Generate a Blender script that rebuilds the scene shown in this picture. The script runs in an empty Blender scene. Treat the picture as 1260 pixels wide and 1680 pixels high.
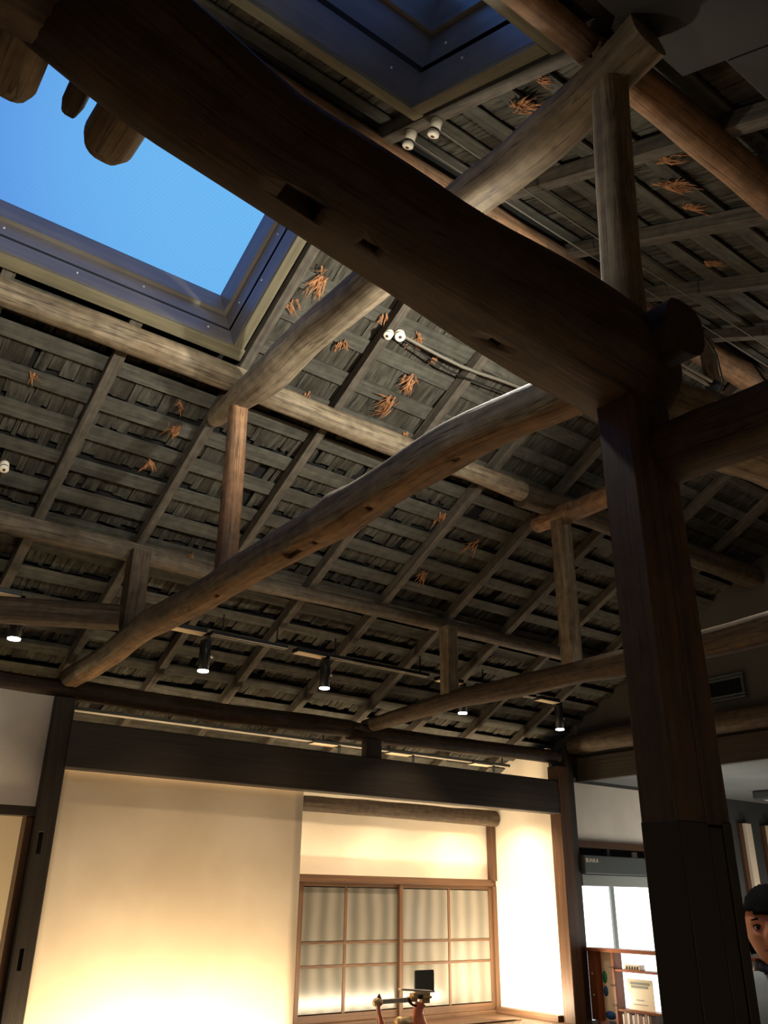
import bpy, bmesh, math, random
import numpy as np
from mathutils import Vector, Matrix, noise
from mathutils.kdtree import KDTree
random.seed(7)
C = bpy.context.scene.collection
SC = bpy.context.scene

# ------------------------------------------------------------------ camera
cam_d = bpy.data.cameras.new('camera'); cam = bpy.data.objects.new('camera', cam_d); C.objects.link(cam)
SC.camera = cam
F_PX, PITCH, ROLL, YAW = 1387.57, 24.587, 0.728, 36.494
cam_d.sensor_fit = 'VERTICAL'; cam_d.sensor_height = 36.0
cam_d.lens = F_PX / 1680 * 36.0; cam_d.clip_start = 0.02; cam_d.clip_end = 200
th, ro, ya = [math.radians(a) for a in (PITCH, ROLL, YAW)]
fw = Vector((math.sin(ya)*math.cos(th), math.cos(ya)*math.cos(th), math.sin(th)))
rt = Vector((math.cos(ya), -math.sin(ya), 0)); up = rt.cross(fw)
rt2 = rt*math.cos(ro) + up*math.sin(ro); up2 = -rt*math.sin(ro) + up*math.cos(ro)
m = Matrix((rt2, up2, -fw)).transposed().to_4x4(); m.translation = (0, 0, 1.65)
cam.matrix_world = m

# ------------------------------------------------------------------ world / exposure
SC.view_settings.view_transform = 'Standard'; SC.view_settings.look = 'None'
SC.view_settings.gamma = 1.0; SC.view_settings.use_curve_mapping = False
SC.view_settings.exposure = 0.0
w = bpy.data.worlds.new('sky'); SC.world = w; w.use_nodes = True
nt = w.node_tree; bg = nt.nodes['Background']
tc = nt.nodes.new('ShaderNodeTexCoord')
dt = nt.nodes.new('ShaderNodeVectorMath'); dt.operation = 'DOT_PRODUCT'
dt.inputs[1].default_value = Vector((0.312, 0.630, 0.711)).normalized()
nt.links.new(tc.outputs['Generated'], dt.inputs[0])
rp = nt.nodes.new('ShaderNodeValToRGB'); nt.links.new(dt.outputs['Value'], rp.inputs[0])
rp.color_ramp.interpolation = 'EASE'
rp.color_ramp.elements[0].position = 0.93; rp.color_ramp.elements[0].color = (.10, .275, .78, 1)
rp.color_ramp.elements[1].position = 1.0; rp.color_ramp.elements[1].color = (.18, .54, .96, 1)
nt.links.new(rp.outputs[0], bg.inputs[0]); bg.inputs[1].default_value = 1.0

# ------------------------------------------------------------------ lights
def light(kind, name, loc, aim, power, col, size=.1, size_y=None, angle=90, blend=.5):
    d = bpy.data.lights.new(name, kind); d.energy = power; d.color = col
    if kind == 'AREA':
        d.size = size
        if size_y: d.shape = 'RECTANGLE'; d.size_y = size_y
    else: d.shadow_soft_size = size
    if kind == 'SPOT': d.spot_size = math.radians(angle); d.spot_blend = blend
    o = bpy.data.objects.new(name, d); C.objects.link(o); o.location = loc
    if aim is not None:
        o.rotation_euler = (Vector(aim)-Vector(loc)).to_track_quat('-Z', 'Y').to_euler()
    return o
WARM = (1, .72, .42); NEUT = (1, .88, .70); COOLW = (1, .965, .86)
ROOF_LIGHTS = [  # uplights standing on the far side of the great beam and on the ridge tie, plus an added fill
    ((2.95, 1.85, 3.72), (2.85, 4.0, 5.10), 560, 80),
    ((0.95, 1.90, 3.75), (0.7, 4.4, 4.95), 330, 86),
    ((2.22, 2.45, 4.20), None, 26, 0),
    ((1.05, 1.95, 3.85), None, 9, 0),  # small unseen fill added to brighten the queen post
    ((5.60, 2.55, 4.75), None, 10, 0),
]
for k, (a, b, e, ang) in enumerate(ROOF_LIGHTS):
    light('SPOT' if ang else 'POINT', 'roof_uplight_fill', a, b, e, COOLW, .03, angle=ang, blend=1)
RIDGE_SPOTS = [((2.45, 2.74, 5.14), (2.10, 2.9, 3.4), 280), ((5.50, 2.60, 5.05), (5.1, 2.7, 3.2), 240)]
for a, b, e in RIDGE_SPOTS: light('SPOT', 'ridge_spot_beam', a, b, e, COOLW, .02, angle=88, blend=.5)
# added warm fill shining up, for bounce and unseen room lights (below the frame)
light('AREA', 'room_glow', (2.6, 2.8, 0.9), (2.2, 2.2, 5), 15, WARM, 3.0, 2.0)
light('AREA', 'room_glow', (2.2, -0.6, 1.0), (2.2, 0.8, 4), 4, WARM, 1.6, 1.6)
# strips of warm light at the foot of the plastered walls (below the frame)
light('AREA', 'wall_wash', (3.2, 6.62, 0.40), (3.2, 7.1, 0.9), 62, (1, .78, .50), 2.2, .12)
light('AREA', 'wall_wash', (6.1, 7.45, 0.62), (6.1, 8.2, 1.5), 52, (1, .84, .58), 2.6, .10)
light('AREA', 'wall_wash', (7.2, 7.35, 0.62), (7.7, 7.6, 1.2), 50, (1, .86, .62), .5, .10)
light('AREA', 'eaves_fill', (4.9, 7.20, 2.93), (4.9, 7.9, 3.25), 24, (1, .78, .52), 5.2, .05)  # unseen fill added above the lintel, for light bounced up from the recess
light('AREA', 'wall_wash', (0.9, 7.5, 0.5), (0.9, 8.1, 1.6), 34, (1, .78, .45), 1.6, .12)
light('AREA', 'side_room_glow', (9.6, 4.6, 2.90), (9.6, 4.6, 0), 14, (.9, .95, 1), 1.2, 1.2)
light('AREA', 'side_room_glow', (9.6, 5.6, 1.0), (9.2, 6.6, 2.5), 30, (1, .93, .84), 1.6, 1.6)  # added fill, standing in for daylight bounced from the window

# ------------------------------------------------------------------ materials
def mat(name):
    M = bpy.data.materials.new(name); M.use_nodes = True
    return M, M.node_tree, M.node_tree.nodes['Principled BSDF']
def srgb(r, g, b):
    f = lambda c: ((c/255+.055)/1.055)**2.4 if c > 10 else c/255/12.92
    return (f(r), f(g), f(b), 1)
def wood(name, c1, c2, c3=None, scale=22, stretch=.05, rough=.75, bump=.35, patch=2.5, pamt=.5, spec=.25, crack=0):
    """grained timber: 'gr' holds each piece's own coordinates, long axis last"""
    M, t, b = mat(name); N = t.nodes.new; L = t.links.new
    at = N('ShaderNodeAttribute'); at.attribute_name = 'gr'
    oi = N('ShaderNodeObjectInfo')
    ad = N('ShaderNodeVectorMath'); ad.operation = 'MULTIPLY_ADD'
    cm = N('ShaderNodeCombineXYZ')
    for i in range(3): L(oi.outputs['Random'], cm.inputs[i])
    L(cm.outputs[0], ad.inputs[0]); ad.inputs[1].default_value = (17, 29, 41); L(at.outputs['Vector'], ad.inputs[2])
    ms = N('ShaderNodeVectorMath'); ms.operation = 'MULTIPLY'; L(ad.outputs[0], ms.inputs[0]); ms.inputs[1].default_value = (scale, scale, scale*stretch)
    n1 = N('ShaderNodeTexNoise'); n1.inputs['Scale'].default_value = 1; n1.inputs['Detail'].default_value = 6; n1.inputs['Roughness'].default_value = .65
    L(ms.outputs[0], n1.inputs['Vector'])
    n2 = N('ShaderNodeTexNoise'); n2.inputs['Scale'].default_value = patch; n2.inputs['Detail'].default_value = 3; L(ad.outputs[0], n2.inputs['Vector'])
    r1 = N('ShaderNodeValToRGB'); L(n1.outputs[0], r1.inputs[0])
    r1.color_ramp.elements[0].position = .33; r1.color_ramp.elements[0].color = c1
    r1.color_ramp.elements[1].position = .68; r1.color_ramp.elements[1].color = c2
    r2 = N('ShaderNodeMapRange'); L(n2.outputs[0], r2.inputs[0]); r2.inputs[1].default_value = .42; r2.inputs[2].default_value = .66
    r2.inputs[3].default_value = 0; r2.inputs[4].default_value = pamt
    mx = N('ShaderNodeMix'); mx.data_type = 'RGBA'; L(r2.outputs[0], mx.inputs[0]); L(r1.outputs[0], mx.inputs[6])
    mx.inputs[7].default_value = c3 or c1
    out = mx.outputs[2]
    if crack:
        ms3 = N('ShaderNodeVectorMath'); ms3.operation = 'MULTIPLY'; L(ad.outputs[0], ms3.inputs[0]); ms3.inputs[1].default_value = (26, 26, .9)
        n3 = N('ShaderNodeTexNoise'); n3.inputs['Scale'].default_value = 1; n3.inputs['Detail'].default_value = 2; L(ms3.outputs[0], n3.inputs['Vector'])
        r3 = N('ShaderNodeValToRGB'); L(n3.outputs[0], r3.inputs[0]); r3.color_ramp.elements[0].position = .5-.022; r3.color_ramp.elements[0].color = (1, 1, 1, 1)
        r3.color_ramp.elements[1].position = .5+.022; r3.color_ramp.elements[1].color = (1, 1, 1, 1)
        e3 = r3.color_ramp.elements.new(.5); e3.color = (1-crack, 1-crack, 1-crack, 1)
        n4 = N('ShaderNodeTexNoise'); n4.inputs['Scale'].default_value = 14; n4.inputs['Detail'].default_value = 4; L(ad.outputs[0], n4.inputs['Vector'])
        r4 = N('ShaderNodeMapRange'); L(n4.outputs[0], r4.inputs[0]); r4.inputs[1].default_value = .3; r4.inputs[2].default_value = .7; r4.inputs[3].default_value = .72; r4.inputs[4].default_value = 1.2
        m3 = N('ShaderNodeMix'); m3.data_type = 'RGBA'; m3.blend_type = 'MULTIPLY'; m3.inputs[0].default_value = 1; L(out, m3.inputs[6]); L(r3.outputs[0], m3.inputs[7])
        m4 = N('ShaderNodeVectorMath'); m4.operation = 'SCALE'; L(m3.outputs[2], m4.inputs[0]); L(r4.outputs[0], m4.inputs['Scale']); out = m4.outputs[0]
    L(out, b.inputs['Base Color'])
    b.inputs['Roughness'].default_value = rough; b.inputs['Specular IOR Level'].default_value = spec
    bp = N('ShaderNodeBump'); bp.inputs['Strength'].default_value = bump; bp.inputs['Distance'].default_value = .02
    L(n1.outputs[0], bp.inputs['Height']); L(bp.outputs[0], b.inputs['Normal'])
    return M
def plain(name, col, rough=.6, metal=0, emit=None, es=1, spec=.4):
    M, t, b = mat(name); b.inputs['Base Color'].default_value = col; b.inputs['Roughness'].default_value = rough
    b.inputs['Metallic'].default_value = metal; b.inputs['Specular IOR Level'].default_value = spec
    if emit: b.inputs['Emission Color'].default_value = emit; b.inputs['Emission Strength'].default_value = es
    return M
def mottled(name, c1, c2, scale=2, rough=.9, bump=.1, bscale=60):
    M, t, b = mat(name); N = t.nodes.new; L = t.links.new
    g = N('ShaderNodeTexCoord')
    n = N('ShaderNodeTexNoise'); n.inputs['Scale'].default_value = scale; n.inputs['Detail'].default_value = 4; L(g.outputs['Object'], n.inputs['Vector'])
    r = N('ShaderNodeValToRGB'); L(n.outputs[0], r.inputs[0])
    r.color_ramp.elements[0].position = .35; r.color_ramp.elements[0].color = c1; r.color_ramp.elements[1].position = .65; r.color_ramp.elements[1].color = c2
    L(r.outputs[0], b.inputs['Base Color']); b.inputs['Roughness'].default_value = rough
    n2 = N('ShaderNodeTexNoise'); n2.inputs['Scale'].default_value = bscale; L(g.outputs['Object'], n2.inputs['Vector'])
    bp = N('ShaderNodeBump'); bp.inputs['Strength'].default_value = bump; bp.inputs['Distance'].default_value = .01
    L(n2.outputs[0], bp.inputs['Height']); L(bp.outputs[0], b.inputs['Normal'])
    return M
M_LOG = wood('grey_log_wood', srgb(92,80,64), srgb(150,134,110), srgb(112,92,66), 20, .06, .7, .4, crack=.6)
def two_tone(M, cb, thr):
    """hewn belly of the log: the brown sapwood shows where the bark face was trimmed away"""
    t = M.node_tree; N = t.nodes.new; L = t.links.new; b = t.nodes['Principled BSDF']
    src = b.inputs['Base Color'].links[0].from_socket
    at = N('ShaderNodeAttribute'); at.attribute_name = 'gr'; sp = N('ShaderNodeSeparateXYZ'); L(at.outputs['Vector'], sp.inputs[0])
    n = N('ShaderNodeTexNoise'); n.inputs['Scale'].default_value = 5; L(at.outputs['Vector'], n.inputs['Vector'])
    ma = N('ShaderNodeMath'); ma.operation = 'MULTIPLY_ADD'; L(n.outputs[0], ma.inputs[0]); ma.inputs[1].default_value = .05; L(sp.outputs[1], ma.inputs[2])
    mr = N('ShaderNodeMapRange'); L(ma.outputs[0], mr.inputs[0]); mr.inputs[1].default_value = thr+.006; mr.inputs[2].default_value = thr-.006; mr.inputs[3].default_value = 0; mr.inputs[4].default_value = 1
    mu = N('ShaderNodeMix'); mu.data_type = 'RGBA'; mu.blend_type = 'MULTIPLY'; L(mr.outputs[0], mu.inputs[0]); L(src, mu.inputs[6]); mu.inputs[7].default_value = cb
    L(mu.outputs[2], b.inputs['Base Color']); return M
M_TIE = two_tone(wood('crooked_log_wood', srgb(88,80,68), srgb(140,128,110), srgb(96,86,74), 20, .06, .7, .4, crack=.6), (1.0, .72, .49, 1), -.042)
M_LOGM = wood('weathered_log_wood', srgb(70,61,50), srgb(112,99,82), srgb(86,72,56), 19, .06, .7, .4, crack=.6)
M_LOGD = wood('dark_log_wood', srgb(58,48,38), srgb(96,80,62), srgb(74,58,42), 18, .06, .7, .4, crack=.6)
M_BEAM = wood('great_beam_wood', srgb(44,33,24), srgb(78,60,42), srgb(58,42,28), 14, .05, .6, .45, pamt=.6, crack=.6)
M_PILLAR = wood('pillar_wood', srgb(48,36,28), srgb(88,66,50), srgb(56,42,34), 16, .03, .5, .35, spec=.4, crack=.6)
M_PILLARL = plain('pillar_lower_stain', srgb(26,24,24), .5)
M_ORANGE = wood('orange_log_wood', srgb(108,80,58), srgb(164,124,90), srgb(96,88,76), 18, .05, .7, .4, crack=.6)
M_RAFT = wood('rafter_wood', srgb(66,60,52), srgb(98,90,78), srgb(72,64,54), 30, .04, .8, .4, crack=.35)
M_BATT = wood('batten_wood', srgb(58,56,49), srgb(86,83,73), srgb(64,60,52), 30, .04, .85, .4, crack=.35)
M_BARK = wood('bark_shingle', srgb(38,37,32), srgb(94,90,79), srgb(52,46,38), 34, .14, .95, .9, patch=2.4, pamt=.85, spec=.1)
M_TUFT = wood('torn_bark', srgb(112,74,48), srgb(184,130,86), None, 60, .1, .9, .5)
M_DARKW = wood('stained_lintel_wood', srgb(40,34,27), srgb(60,51,40), srgb(46,38,30), 26, .03, .55, .2, spec=.35)
M_BROWN = wood('brown_joinery_wood', srgb(64,44,30), srgb(98,70,48), srgb(76,54,38), 40, .03, .5, .15)
M_REDW = wood('reddish_shelf_wood', srgb(120,68,42), srgb(158,96,62), None, 30, .04, .45, .15)
M_DECK = plain('roof_deck_dark', srgb(24,22,19), .95)
M_PLAST = mottled('cream_plaster', srgb(222,206,182), srgb(236,222,200), 1.3)
M_PANEL = mottled('cream_paper_panel', srgb(214,194,166), srgb(234,216,190), 1.1, .85, .05, 30)
M_WHITE = mottled('off_white_plaster', srgb(206,198,184), srgb(220,212,198), 2)
M_GABLE = mottled('charcoal_plaster', srgb(66,62,56), srgb(76,72,64), 2)
M_DGREY = mottled('dark_grey_paint', srgb(58,60,60), srgb(66,68,68), 2)
M_LINING = mottled('dark_lining_paint', srgb(40,38,35), srgb(50,47,43), 2)
M_CEIL = mottled('grey_ceiling_paint', srgb(104,108,106), srgb(116,119,117), 1.5)
M_WELL = wood('grey_well_board', srgb(84,76,68), srgb(108,98,86), srgb(70,62,54), 12, .05, .35, .1, spec=.5)
M_TRIM = wood('well_trim_wood', srgb(84,78,60), srgb(122,112,86), srgb(70,64,52), 22, .04, .6, .2)
M_FLOOR = wood('floor_boards', srgb(80,56,38), srgb(112,80,54), None, 20, .05, .4, .1)
M_BLACK = plain('black_powder_coat', srgb(22,24,24), .4)
M_GREYM = plain('grey_shutter_metal', srgb(74,80,78), .45)
M_LGREY = plain('light_grey_metal', srgb(140,146,140), .5)
M_ALU = plain('aluminium', srgb(196,186,168), .35, .6)
M_BEIGE = plain('beige_adapter', srgb(196,172,140), .6)
M_CERAM = plain('white_porcelain', srgb(236,226,204), .25)
M_CORD = plain('grey_cord', srgb(104,98,86), .6)
M_LENS = plain('lamp_lens', (1, 1, 1, 1), .3, emit=(1, .97, .9, 1), es=14)
M_GLOW = plain('led_strip', (1, 1, 1, 1), .3, emit=(1, .97, .9, 1), es=2)
M_DAY = plain('daylit_frosted_glass', srgb(240,248,250), .4, emit=(.93, 1, 1, 1), es=2.2)
M_VOID = plain('black_void', srgb(8,8,8), .9)
M_SCREW = plain('screw_head', srgb(220,220,215), .3, .3)
def mat_pane():
    M, t, b = mat('skylight_glass'); N = t.nodes.new; L = t.links.new
    tr = N('ShaderNodeBsdfTransparent'); gl = N('ShaderNodeBsdfGlossy'); gl.inputs['Roughness'].default_value = .05
    g = N('ShaderNodeTexCoord'); wv = N('ShaderNodeTexWave'); wv.inputs['Scale'].default_value = 26; wv.inputs['Distortion'].default_value = 2
    wv.bands_direction = 'DIAGONAL'; L(g.outputs['Object'], wv.inputs['Vector'])
    r = N('ShaderNodeValToRGB'); L(wv.outputs[0], r.inputs[0]); r.color_ramp.elements[0].color = (.88, .90, .94, 1); r.color_ramp.elements[1].color = (.97, .97, .98, 1)
    L(r.outputs[0], tr.inputs[0])
    mx = N('ShaderNodeMixShader'); mx.inputs[0].default_value = .0; L(tr.outputs[0], mx.inputs[1]); L(gl.outputs[0], mx.inputs[2])
    L(mx.outputs[0], t.nodes['Material Output'].inputs['Surface']); return M
M_PANE = mat_pane()
def mat_frost():
    M, t, b = mat('frosted_window_glass'); N = t.nodes.new; L = t.links.new
    b.inputs['Base Color'].default_value = srgb(186,180,160); b.inputs['Roughness'].default_value = .22
    b.inputs['Specular IOR Level'].default_value = .6
    g = N('ShaderNodeTexCoord'); wv = N('ShaderNodeTexWave'); wv.bands_direction = 'X'; wv.inputs['Scale'].default_value = 1.6; wv.inputs['Distortion'].default_value = 1.5
    L(g.outputs['Object'], wv.inputs['Vector'])
    r = N('ShaderNodeValToRGB'); L(wv.outputs[0], r.inputs[0]); r.color_ramp.elements[0].color = srgb(84,80,72); r.color_ramp.elements[1].color = srgb(108,102,92)
    L(r.outputs[0], b.inputs['Base Color']); return M
M_FROST = mat_frost()

# ------------------------------------------------------------------ geometry helpers
class MB:
    """collects boxes, tubes, plates with their own grain coordinates; build() links ONE mesh object"""
    def __init__(s): s.v = []; s.f = []; s.g = []; s.sm = []
    def add(s, vs, fs, gs, smooth=False):
        n = len(s.v); s.v += [tuple(v) for v in vs]; s.g += [tuple(g) for g in gs]
        s.f += [tuple(i+n for i in f) for f in fs]; s.sm += [smooth]*len(fs); return s
    def box(s, c, size, rot=None, off=None, jit=0):
        """c centre, size full size, rot 3x3"""
        sx, sy, sz = [q/2 for q in size]; R = rot or Matrix.Identity(3); c = Vector(c)
        ax = max(range(3), key=lambda i: size[i]); o = off or Vector((random.random()*9, random.random()*9, random.random()*9))
        P = [Vector((x, y, z)) for x in (-sx, sx) for y in (-sy, sy) for z in (-sz, sz)]
        G = []
        for p in P:
            q = list(p); a = q.pop(ax); G.append((q[0]+o[0], q[1]+o[1], a+o[2]))
        if jit: P = [p+Vector([random.uniform(-jit, jit) for _ in range(3)]) for p in P]
        V = [c+R@p for p in P]
        F = [(0,1,3,2),(4,6,7,5),(0,4,5,1),(2,3,7,6),(0,2,6,4),(1,5,7,3)]
        return s.add(V, F, G)
    def bb(s, a, b, **k):
        return s.box([(a[i]+b[i])/2 for i in range(3)], [abs(b[i]-a[i]) for i in range(3)], **k)
    def tube(s, pts, r, n=12, caps=True, wob=0, seed=0, smooth=True, flat=0):
        """pts list of Vectors, r radius or list"""
        pts = [Vector(p) for p in pts]; m = len(pts); rs = r if isinstance(r, (list, tuple)) else [r]*m
        d0 = (pts[-1]-pts[0]).normalized(); ref = Vector((0, 0, 1)) if abs(d0.z) < .9 else Vector((1, 0, 0))
        a = 0; V = []; G = []; F = []
        for i, p in enumerate(pts):
            d = (pts[min(i+1, m-1)]-pts[max(i-1, 0)]).normalized()
            u = ref.cross(d).normalized(); v = d.cross(u)
            if i: a += (p-pts[i-1]).length
            for k in range(n):
                t = 2*math.pi*k/n; rr = rs[i]
                if flat: rr *= 1 - flat*abs(math.cos(2*t))**3*.5
                if wob: rr *= 1+wob*noise.noise(Vector((math.cos(t)*1.3+seed*3.1, math.sin(t)*1.3, a*2.4+seed)))
                V.append(p+(u*math.cos(t)+v*math.sin(t))*rr)
                G.append((math.cos(t)*rs[i]+seed, math.sin(t)*rs[i]+seed, a))
        for i in range(m-1):
            for k in range(n):
                k2 = (k+1) % n; F.append((i*n+k, i*n+k2, (i+1)*n+k2, (i+1)*n+k))
        s.add(V, F, G, smooth)
        if caps:
            for i, sg in ((0, 1), (m-1, -1)):
                ring = V[i*n:(i+1)*n]; gg = [(g[0]*4, g[1]*4, g[2]) for g in G[i*n:(i+1)*n]]
                s.add(ring, [tuple(range(n)) if sg < 0 else tuple(reversed(range(n)))], gg)
        return s
    def lathe(s, base, prof, n=20, axis=None):
        R = Vector(axis or (0, 0, 1)).to_track_quat('Z', 'Y').to_matrix(); base = Vector(base)
        V = []; F = []
        for (r, z) in prof:
            for k in range(n):
                t = 2*math.pi*k/n; V.append(base+R@Vector((r*math.cos(t), r*math.sin(t), z)))
        for i in range(len(prof)-1):
            for k in range(n):
                k2 = (k+1) % n; F.append((i*n+k, i*n+k2, (i+1)*n+k2, (i+1)*n+k))
        F.append(tuple(reversed(range(n)))); F.append(tuple(range((len(prof)-1)*n, len(prof)*n)))
        return s.add(V, F, [tuple(v) for v in V], True)
    def mesh(s, name, mats):
        me = bpy.data.meshes.new(name); me.from_pydata(s.v, [], s.f)
        at = me.attributes.new('gr', 'FLOAT_VECTOR', 'POINT'); at.data.foreach_set('vector', [c for g in s.g for c in g])
        me.polygons.foreach_set('use_smooth', s.sm)
        for M in (mats if isinstance(mats, (list, tuple)) else [mats]): me.materials.append(M)
        me.validate(); me.update(); return me
    def build(s, name, mats, parent=None, kind=None, bevel=0, origin=None):
        if origin is not None:
            o = Vector(origin); s.v = [tuple(Vector(v)-o) for v in s.v]
        ob = bpy.data.objects.new(name, s.mesh(name, mats)); C.objects.link(ob)
        if origin is not None: ob.location = origin
        if parent: ob.parent = parent
        if kind: ob['kind'] = kind
        if bevel:
            bv = ob.modifiers.new('bevel', 'BEVEL'); bv.width = bevel; bv.segments = 2; bv.limit_method = 'ANGLE'
        return ob
def tag(o, label, cat=None, group=None):
    o['label'] = label
    if cat: o['category'] = cat
    if group: o['group'] = group
    return o
def empty(name, label, cat, loc=(0, 0, 0), group=None, kind=None):
    o = bpy.data.objects.new(name, None); C.objects.link(o); o.location = loc; o.empty_display_size = .1
    if kind: o['kind'] = kind
    if label: tag(o, label, cat, group)
    return o
def struct(name, mb, M, parent=None, **k):
    o = mb.build(name, M, parent, **k)
    if not parent: o['kind'] = 'structure'
    return o
def resample(pts, step=.07):
    P = [np.array(p, float) for p in pts]; out = []
    for i in range(len(P)-1):
        p0, p1, p2, p3 = P[max(i-1, 0)], P[i], P[i+1], P[min(i+2, len(P)-1)]
        n = max(1, int(np.linalg.norm(p2[:3]-p1[:3])/step))
        for k in range(n):
            t = k/n
            out.append(.5*((2*p1)+(-p0+p2)*t+(2*p0-5*p1+4*p2-p3)*t*t+(-p0+3*p1-3*p2+p3)*t**3))
    out.append(P[-1]); return out
def log(name, label, pts, M, cat='beam', group=None, wob=.10, n=20, seed=None, knots=(), step=.07, flat=.12, holes=()):
    q = resample(pts, step); seed = random.random()*20 if seed is None else seed
    mb = MB(); mb.tube([p[:3] for p in q], [float(p[3]) for p in q], n, wob=wob, seed=seed, flat=flat)
    if knots:
        for (kx, ky, kz, kr, kh) in knots:
            kc = Vector((kx, ky, kz))
            for i, v in enumerate(mb.v):
                d = (Vector(v)-kc).length
                if d < kr*2.5:
                    j = min(range(len(q)), key=lambda a: (Vector(q[a][:3])-Vector(v)).length)
                    nrm = (Vector(v)-Vector(q[j][:3])).normalized()
                    mb.v[i] = tuple(Vector(v)+nrm*kh*math.exp(-(d/kr)**2))
    o = mb.build(name, M); tag(o, label, cat, group)
    for (c, s) in holes: carve(o, c, s)
    return o
def carve(o, c, s, rot=None):
    """cut a real mortise pocket out of a timber"""
    mb = MB(); mb.box(c, s, rot=rot); t = mb.build('cutter', M_VOID)
    md = o.modifiers.new('cut', 'BOOLEAN'); md.object = t; md.operation = 'DIFFERENCE'; md.solver = 'EXACT'
    dg = bpy.context.evaluated_depsgraph_get(); dg.update()
    me = bpy.data.meshes.new_from_object(o.evaluated_get(dg)); old = o.data
    kd = KDTree(len(old.vertices)); g0 = old.attributes['gr'].data
    for q in old.vertices: kd.insert(q.co, q.index)
    kd.balance()
    if 'gr' in me.attributes: me.attributes.remove(me.attributes['gr'])
    at = me.attributes.new('gr', 'FLOAT_VECTOR', 'POINT')
    for q in me.vertices: at.data[q.index].vector = g0[kd.find(q.co)[1]].vector
    o.modifiers.remove(md); o.data = me
    bpy.data.meshes.remove(old); bpy.data.objects.remove(t)

# ------------------------------------------------------------------ roof geometry
T = .51; RY = 2.87; RZ = 4.79+T*(4.38-RY); ANG = math.atan(T)
XG = 8.1; XL = -2.6
def zf(y): return RZ-T*(y-RY)      # far slope, underside of the rafters
def zn(y): return RZ-T*(RY-y)      # near slope
RF = Matrix.Rotation(-ANG, 3, 'X'); RN = Matrix.Rotation(ANG, 3, 'X')
NF = Vector((0, math.sin(ANG), math.cos(ANG))); NN = Vector((0, -math.sin(ANG), math.cos(ANG)))
WX0, WX1 = -1.0, 1.885
FW0, FW1 = 3.20, 4.20              # far light well, y range on the rafter plane
NW0, NW1 = 1.52, 2.355             # near light well
ceiling = empty('ceiling', None, None, kind='structure')
# dark deck above the bark, with the two wells left open
def deck(parts, R, NV, z):
    mb = MB()
    for (x0, x1, y0, y1) in parts:
        c = Vector(((x0+x1)/2, (y0+y1)/2, z((y0+y1)/2)))+NV*.175
        mb.box(c, (x1-x0, (y1-y0)/math.cos(ANG), .03), rot=R)
    return mb.build('roof_deck', M_DECK, ceiling)
deck([(XL, XG+.1, RY-.02, FW0), (XL, WX0, FW0, FW1), (WX1, XG+.1, FW0, FW1), (XL, XG+.1, FW1, 8.6)], RF, NF, zf)
deck([(XL, XG+.1, NW1, RY+.02), (XL, WX0, NW0, NW1), (WX1, XG+.1, NW0, NW1), (XL, XG+.1, -2.0, NW0)], RN, NN, zn)

def slope_box(mb, x0, x1, y0, y1, h0, h1, far=True, **k):
    z, R, NV = (zf, RF, NF) if far else (zn, RN, NN)
    c = Vector(((x0+x1)/2, (y0+y1)/2, z((y0+y1)/2)))+NV*((h0+h1)/2)
    return mb.box(c, (x1-x0, (y1-y0)/math.cos(ANG), h1-h0), rot=R, **k)
mb = MB(); mb.bb((XL, RY-.12, RZ+.12), (XG+.1, RY+.12, RZ+.30)); mb.build('ridge_cap', M_DECK, ceiling)
# rafters
KX = [2.05+.757*k for k in range(-6, 8)]
for x in KX:
    for far in (True, False):
        spans = [(RY+.03, 8.15)] if far else [(-1.6, RY-.03)]
        if WX0-.1 < x < WX1+.02:
            spans = [(FW1+.07, 8.15)] if far else [(-1.6, NW0-.12)]
        for y0, y1 in spans:
            mb = MB(); xx = x+random.uniform(-.012, .012); wd = random.uniform(.062, .078)
            slope_box(mb, xx-wd/2, xx+wd/2, y0, y1, 0, .085, far, jit=.006); mb.build('rafter', M_RAFT, ceiling, bevel=.004)
# battens, broken over the rafters
def in_well(x0, x1, y, far):
    a, b = (FW0, FW1) if far else (NW0, NW1)
    return a-.10 < y < b+.10 and x0 < WX1+.08 and x1 > WX0-.08
def clip(x0, x1, y, far):
    if in_well(x0, x1, y, far):
        if x1 > WX1+.3: return (max(x0, WX1+.09), x1)
        return None
    return (x0, x1)
def batten_rows(far):
    y = RY+.085 if far else RY-.10; st = .243
    while (y < 8.1 if far else y > -1.5):
        cuts = [XL]+sorted(random.sample(KX[3:], 3 if far else 2))+[XG]
        for a, b in zip(cuts, cuts[1:]):
            c = clip(a+.004, b-.004, y, far)
            if not c or c[1]-c[0] < .1: continue
            wdt = random.uniform(.088, .112); yy = y+random.uniform(-.012, .012)
            mb = MB(); slope_box(mb, c[0], c[1], yy-wdt/2, yy+wdt/2, .087, .101, far, jit=.005)
            o = mb.build('batten', M_BATT, ceiling); o.rotation_euler = (0, 0, 0)
        y += st if far else -st
batten_rows(True); batten_rows(False)
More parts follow.
